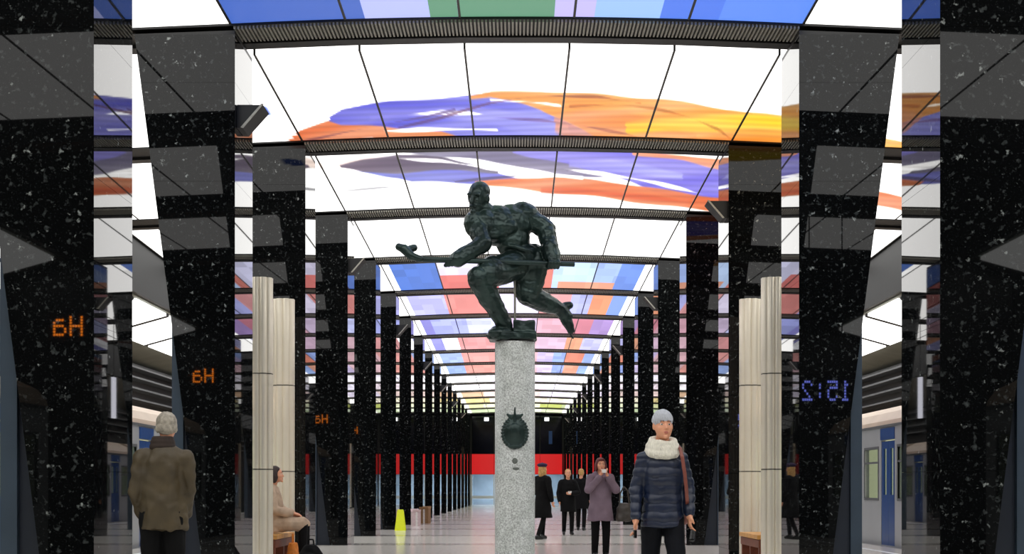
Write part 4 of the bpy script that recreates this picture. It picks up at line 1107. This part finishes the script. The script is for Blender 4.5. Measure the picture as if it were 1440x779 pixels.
person('person in beige coat sitting on the left bench beside the cream column', (-3.53, 3.60*BAY, 0.0), PI/2, 1.0, JS, c_seat, vox=0.011)
ob = empty('tote_bag', (-3.19, 3.545*BAY, 0))
blob('bag_body', [('l', [((0, 0, 0.02), 0.07, 0.12), ((0, 0, 0.2), 0.085, 0.14), ((0, 0, 0.36), 0.06, 0.13)])], M['orange_bag'], ob, vox=0.011, disp=folds(0.012, 13))
hb = MB()
for a, b in zip([(0, -0.07, 0.34), (0, -0.05, 0.48), (0, 0.05, 0.48)], [(0, -0.05, 0.48), (0, 0.05, 0.48), (0, 0.07, 0.34)]): hb.tube(a, b, 0.01)
hb.build('bag_handle', M['orange_bag'], ob)
tag(ob, 'orange cloth bag standing at the feet of the seated person', 'bag')
db = empty('backpack', (-2.83, 3.42*BAY, 0))
blob('bag_body', [('l', [((0, 0, 0.02), 0.17, 0.13), ((0, 0, 0.15), 0.19, 0.14), ((0, 0, 0.3), 0.13, 0.10), ((0, 0, 0.36), 0.07, 0.06)]), ('e', (0, -0.12, 0.14), (0.12, 0.06, 0.10))], M['blackcloth'], db, vox=0.011, disp=folds(0.016, 11))
hb = MB()
for a, b in zip([(-0.04, 0, 0.34), (-0.03, 0, 0.43), (0.03, 0, 0.43)], [(-0.03, 0, 0.43), (0.03, 0, 0.43), (0.04, 0, 0.34)]): hb.tube(a, b, 0.01)
hb.build('carry_loop', M['blackcloth'], db)
tag(db, 'black soft backpack on the floor beside the left bench', 'bag')

# small things by the left row ---------------------------------------------------
fsn = empty('floor_sign', (-3.22, 6.88*BAY, 0))
for s in (-1, 1):
    b = MB(); b.add([(-0.15, s*0.14-0.012, 0), (0.15, s*0.14-0.012, 0), (0.09, s*0.02-0.012, 0.55), (-0.09, s*0.02-0.012, 0.55), (-0.15, s*0.14+0.012, 0), (0.15, s*0.14+0.012, 0), (0.09, s*0.02+0.012, 0.55), (-0.09, s*0.02+0.012, 0.55)],
                    [(0,1,2,3),(7,6,5,4),(0,4,5,1),(1,5,6,2),(2,6,7,3),(3,7,4,0)])
    b.build('board', M['yellow'], fsn)
MB().tube((-0.08, 0, 0.56), (0.08, 0, 0.56), 0.02).build('hinge', M['yellow'], fsn)
tag(fsn, 'bright yellow folding floor sign beside a left pillar', 'floor sign')
def carton(x, y, a, b, c, mk, lab, rz=0.2):
    o = empty('cardboard_box', (x, y, 0), rz)
    MB().box(-a, a, -b, b, 0, c).build('box_body', M[mk], o)
    p = MB(); p.add([(-a, -b, c), (a, -b, c), (a, -b*1.5, c+0.07), (-a, -b*1.5, c+0.07), (-a, -b, c+0.006), (a, -b, c+0.006), (a, -b*1.5, c+0.076), (-a, -b*1.5, c+0.076)], [(3,2,1,0),(4,5,6,7),(0,1,5,4),(1,2,6,5),(2,3,7,6),(3,0,4,7)])
    p.build('flap', M[mk], o)
    p = MB(); p.add([(-a, b, c), (a, b, c), (a, b*1.4, c+0.09), (-a, b*1.4, c+0.09), (-a, b, c+0.006), (a, b, c+0.006), (a, b*1.4, c+0.096), (-a, b*1.4, c+0.096)], [(0,1,2,3),(7,6,5,4),(0,4,5,1),(1,5,6,2),(2,6,7,3),(3,7,4,0)])
    p.build('flap', M[mk], o)
    MB().box(-0.03, 0.03, -b-0.004, -b, 0, c).build('tape', M['whitepaper'], o)
    tag(o, lab, 'box')
carton(-3.15, 7.75*BAY, 0.13, 0.18, 0.44, 'plastic_bag', 'pale pinkish box by the left pillars behind the yellow sign')
carton(-3.08, 8.35*BAY, 0.15, 0.2, 0.48, 'card2', 'brown cardboard box by the left pillars, farther than the pale box', -0.15)
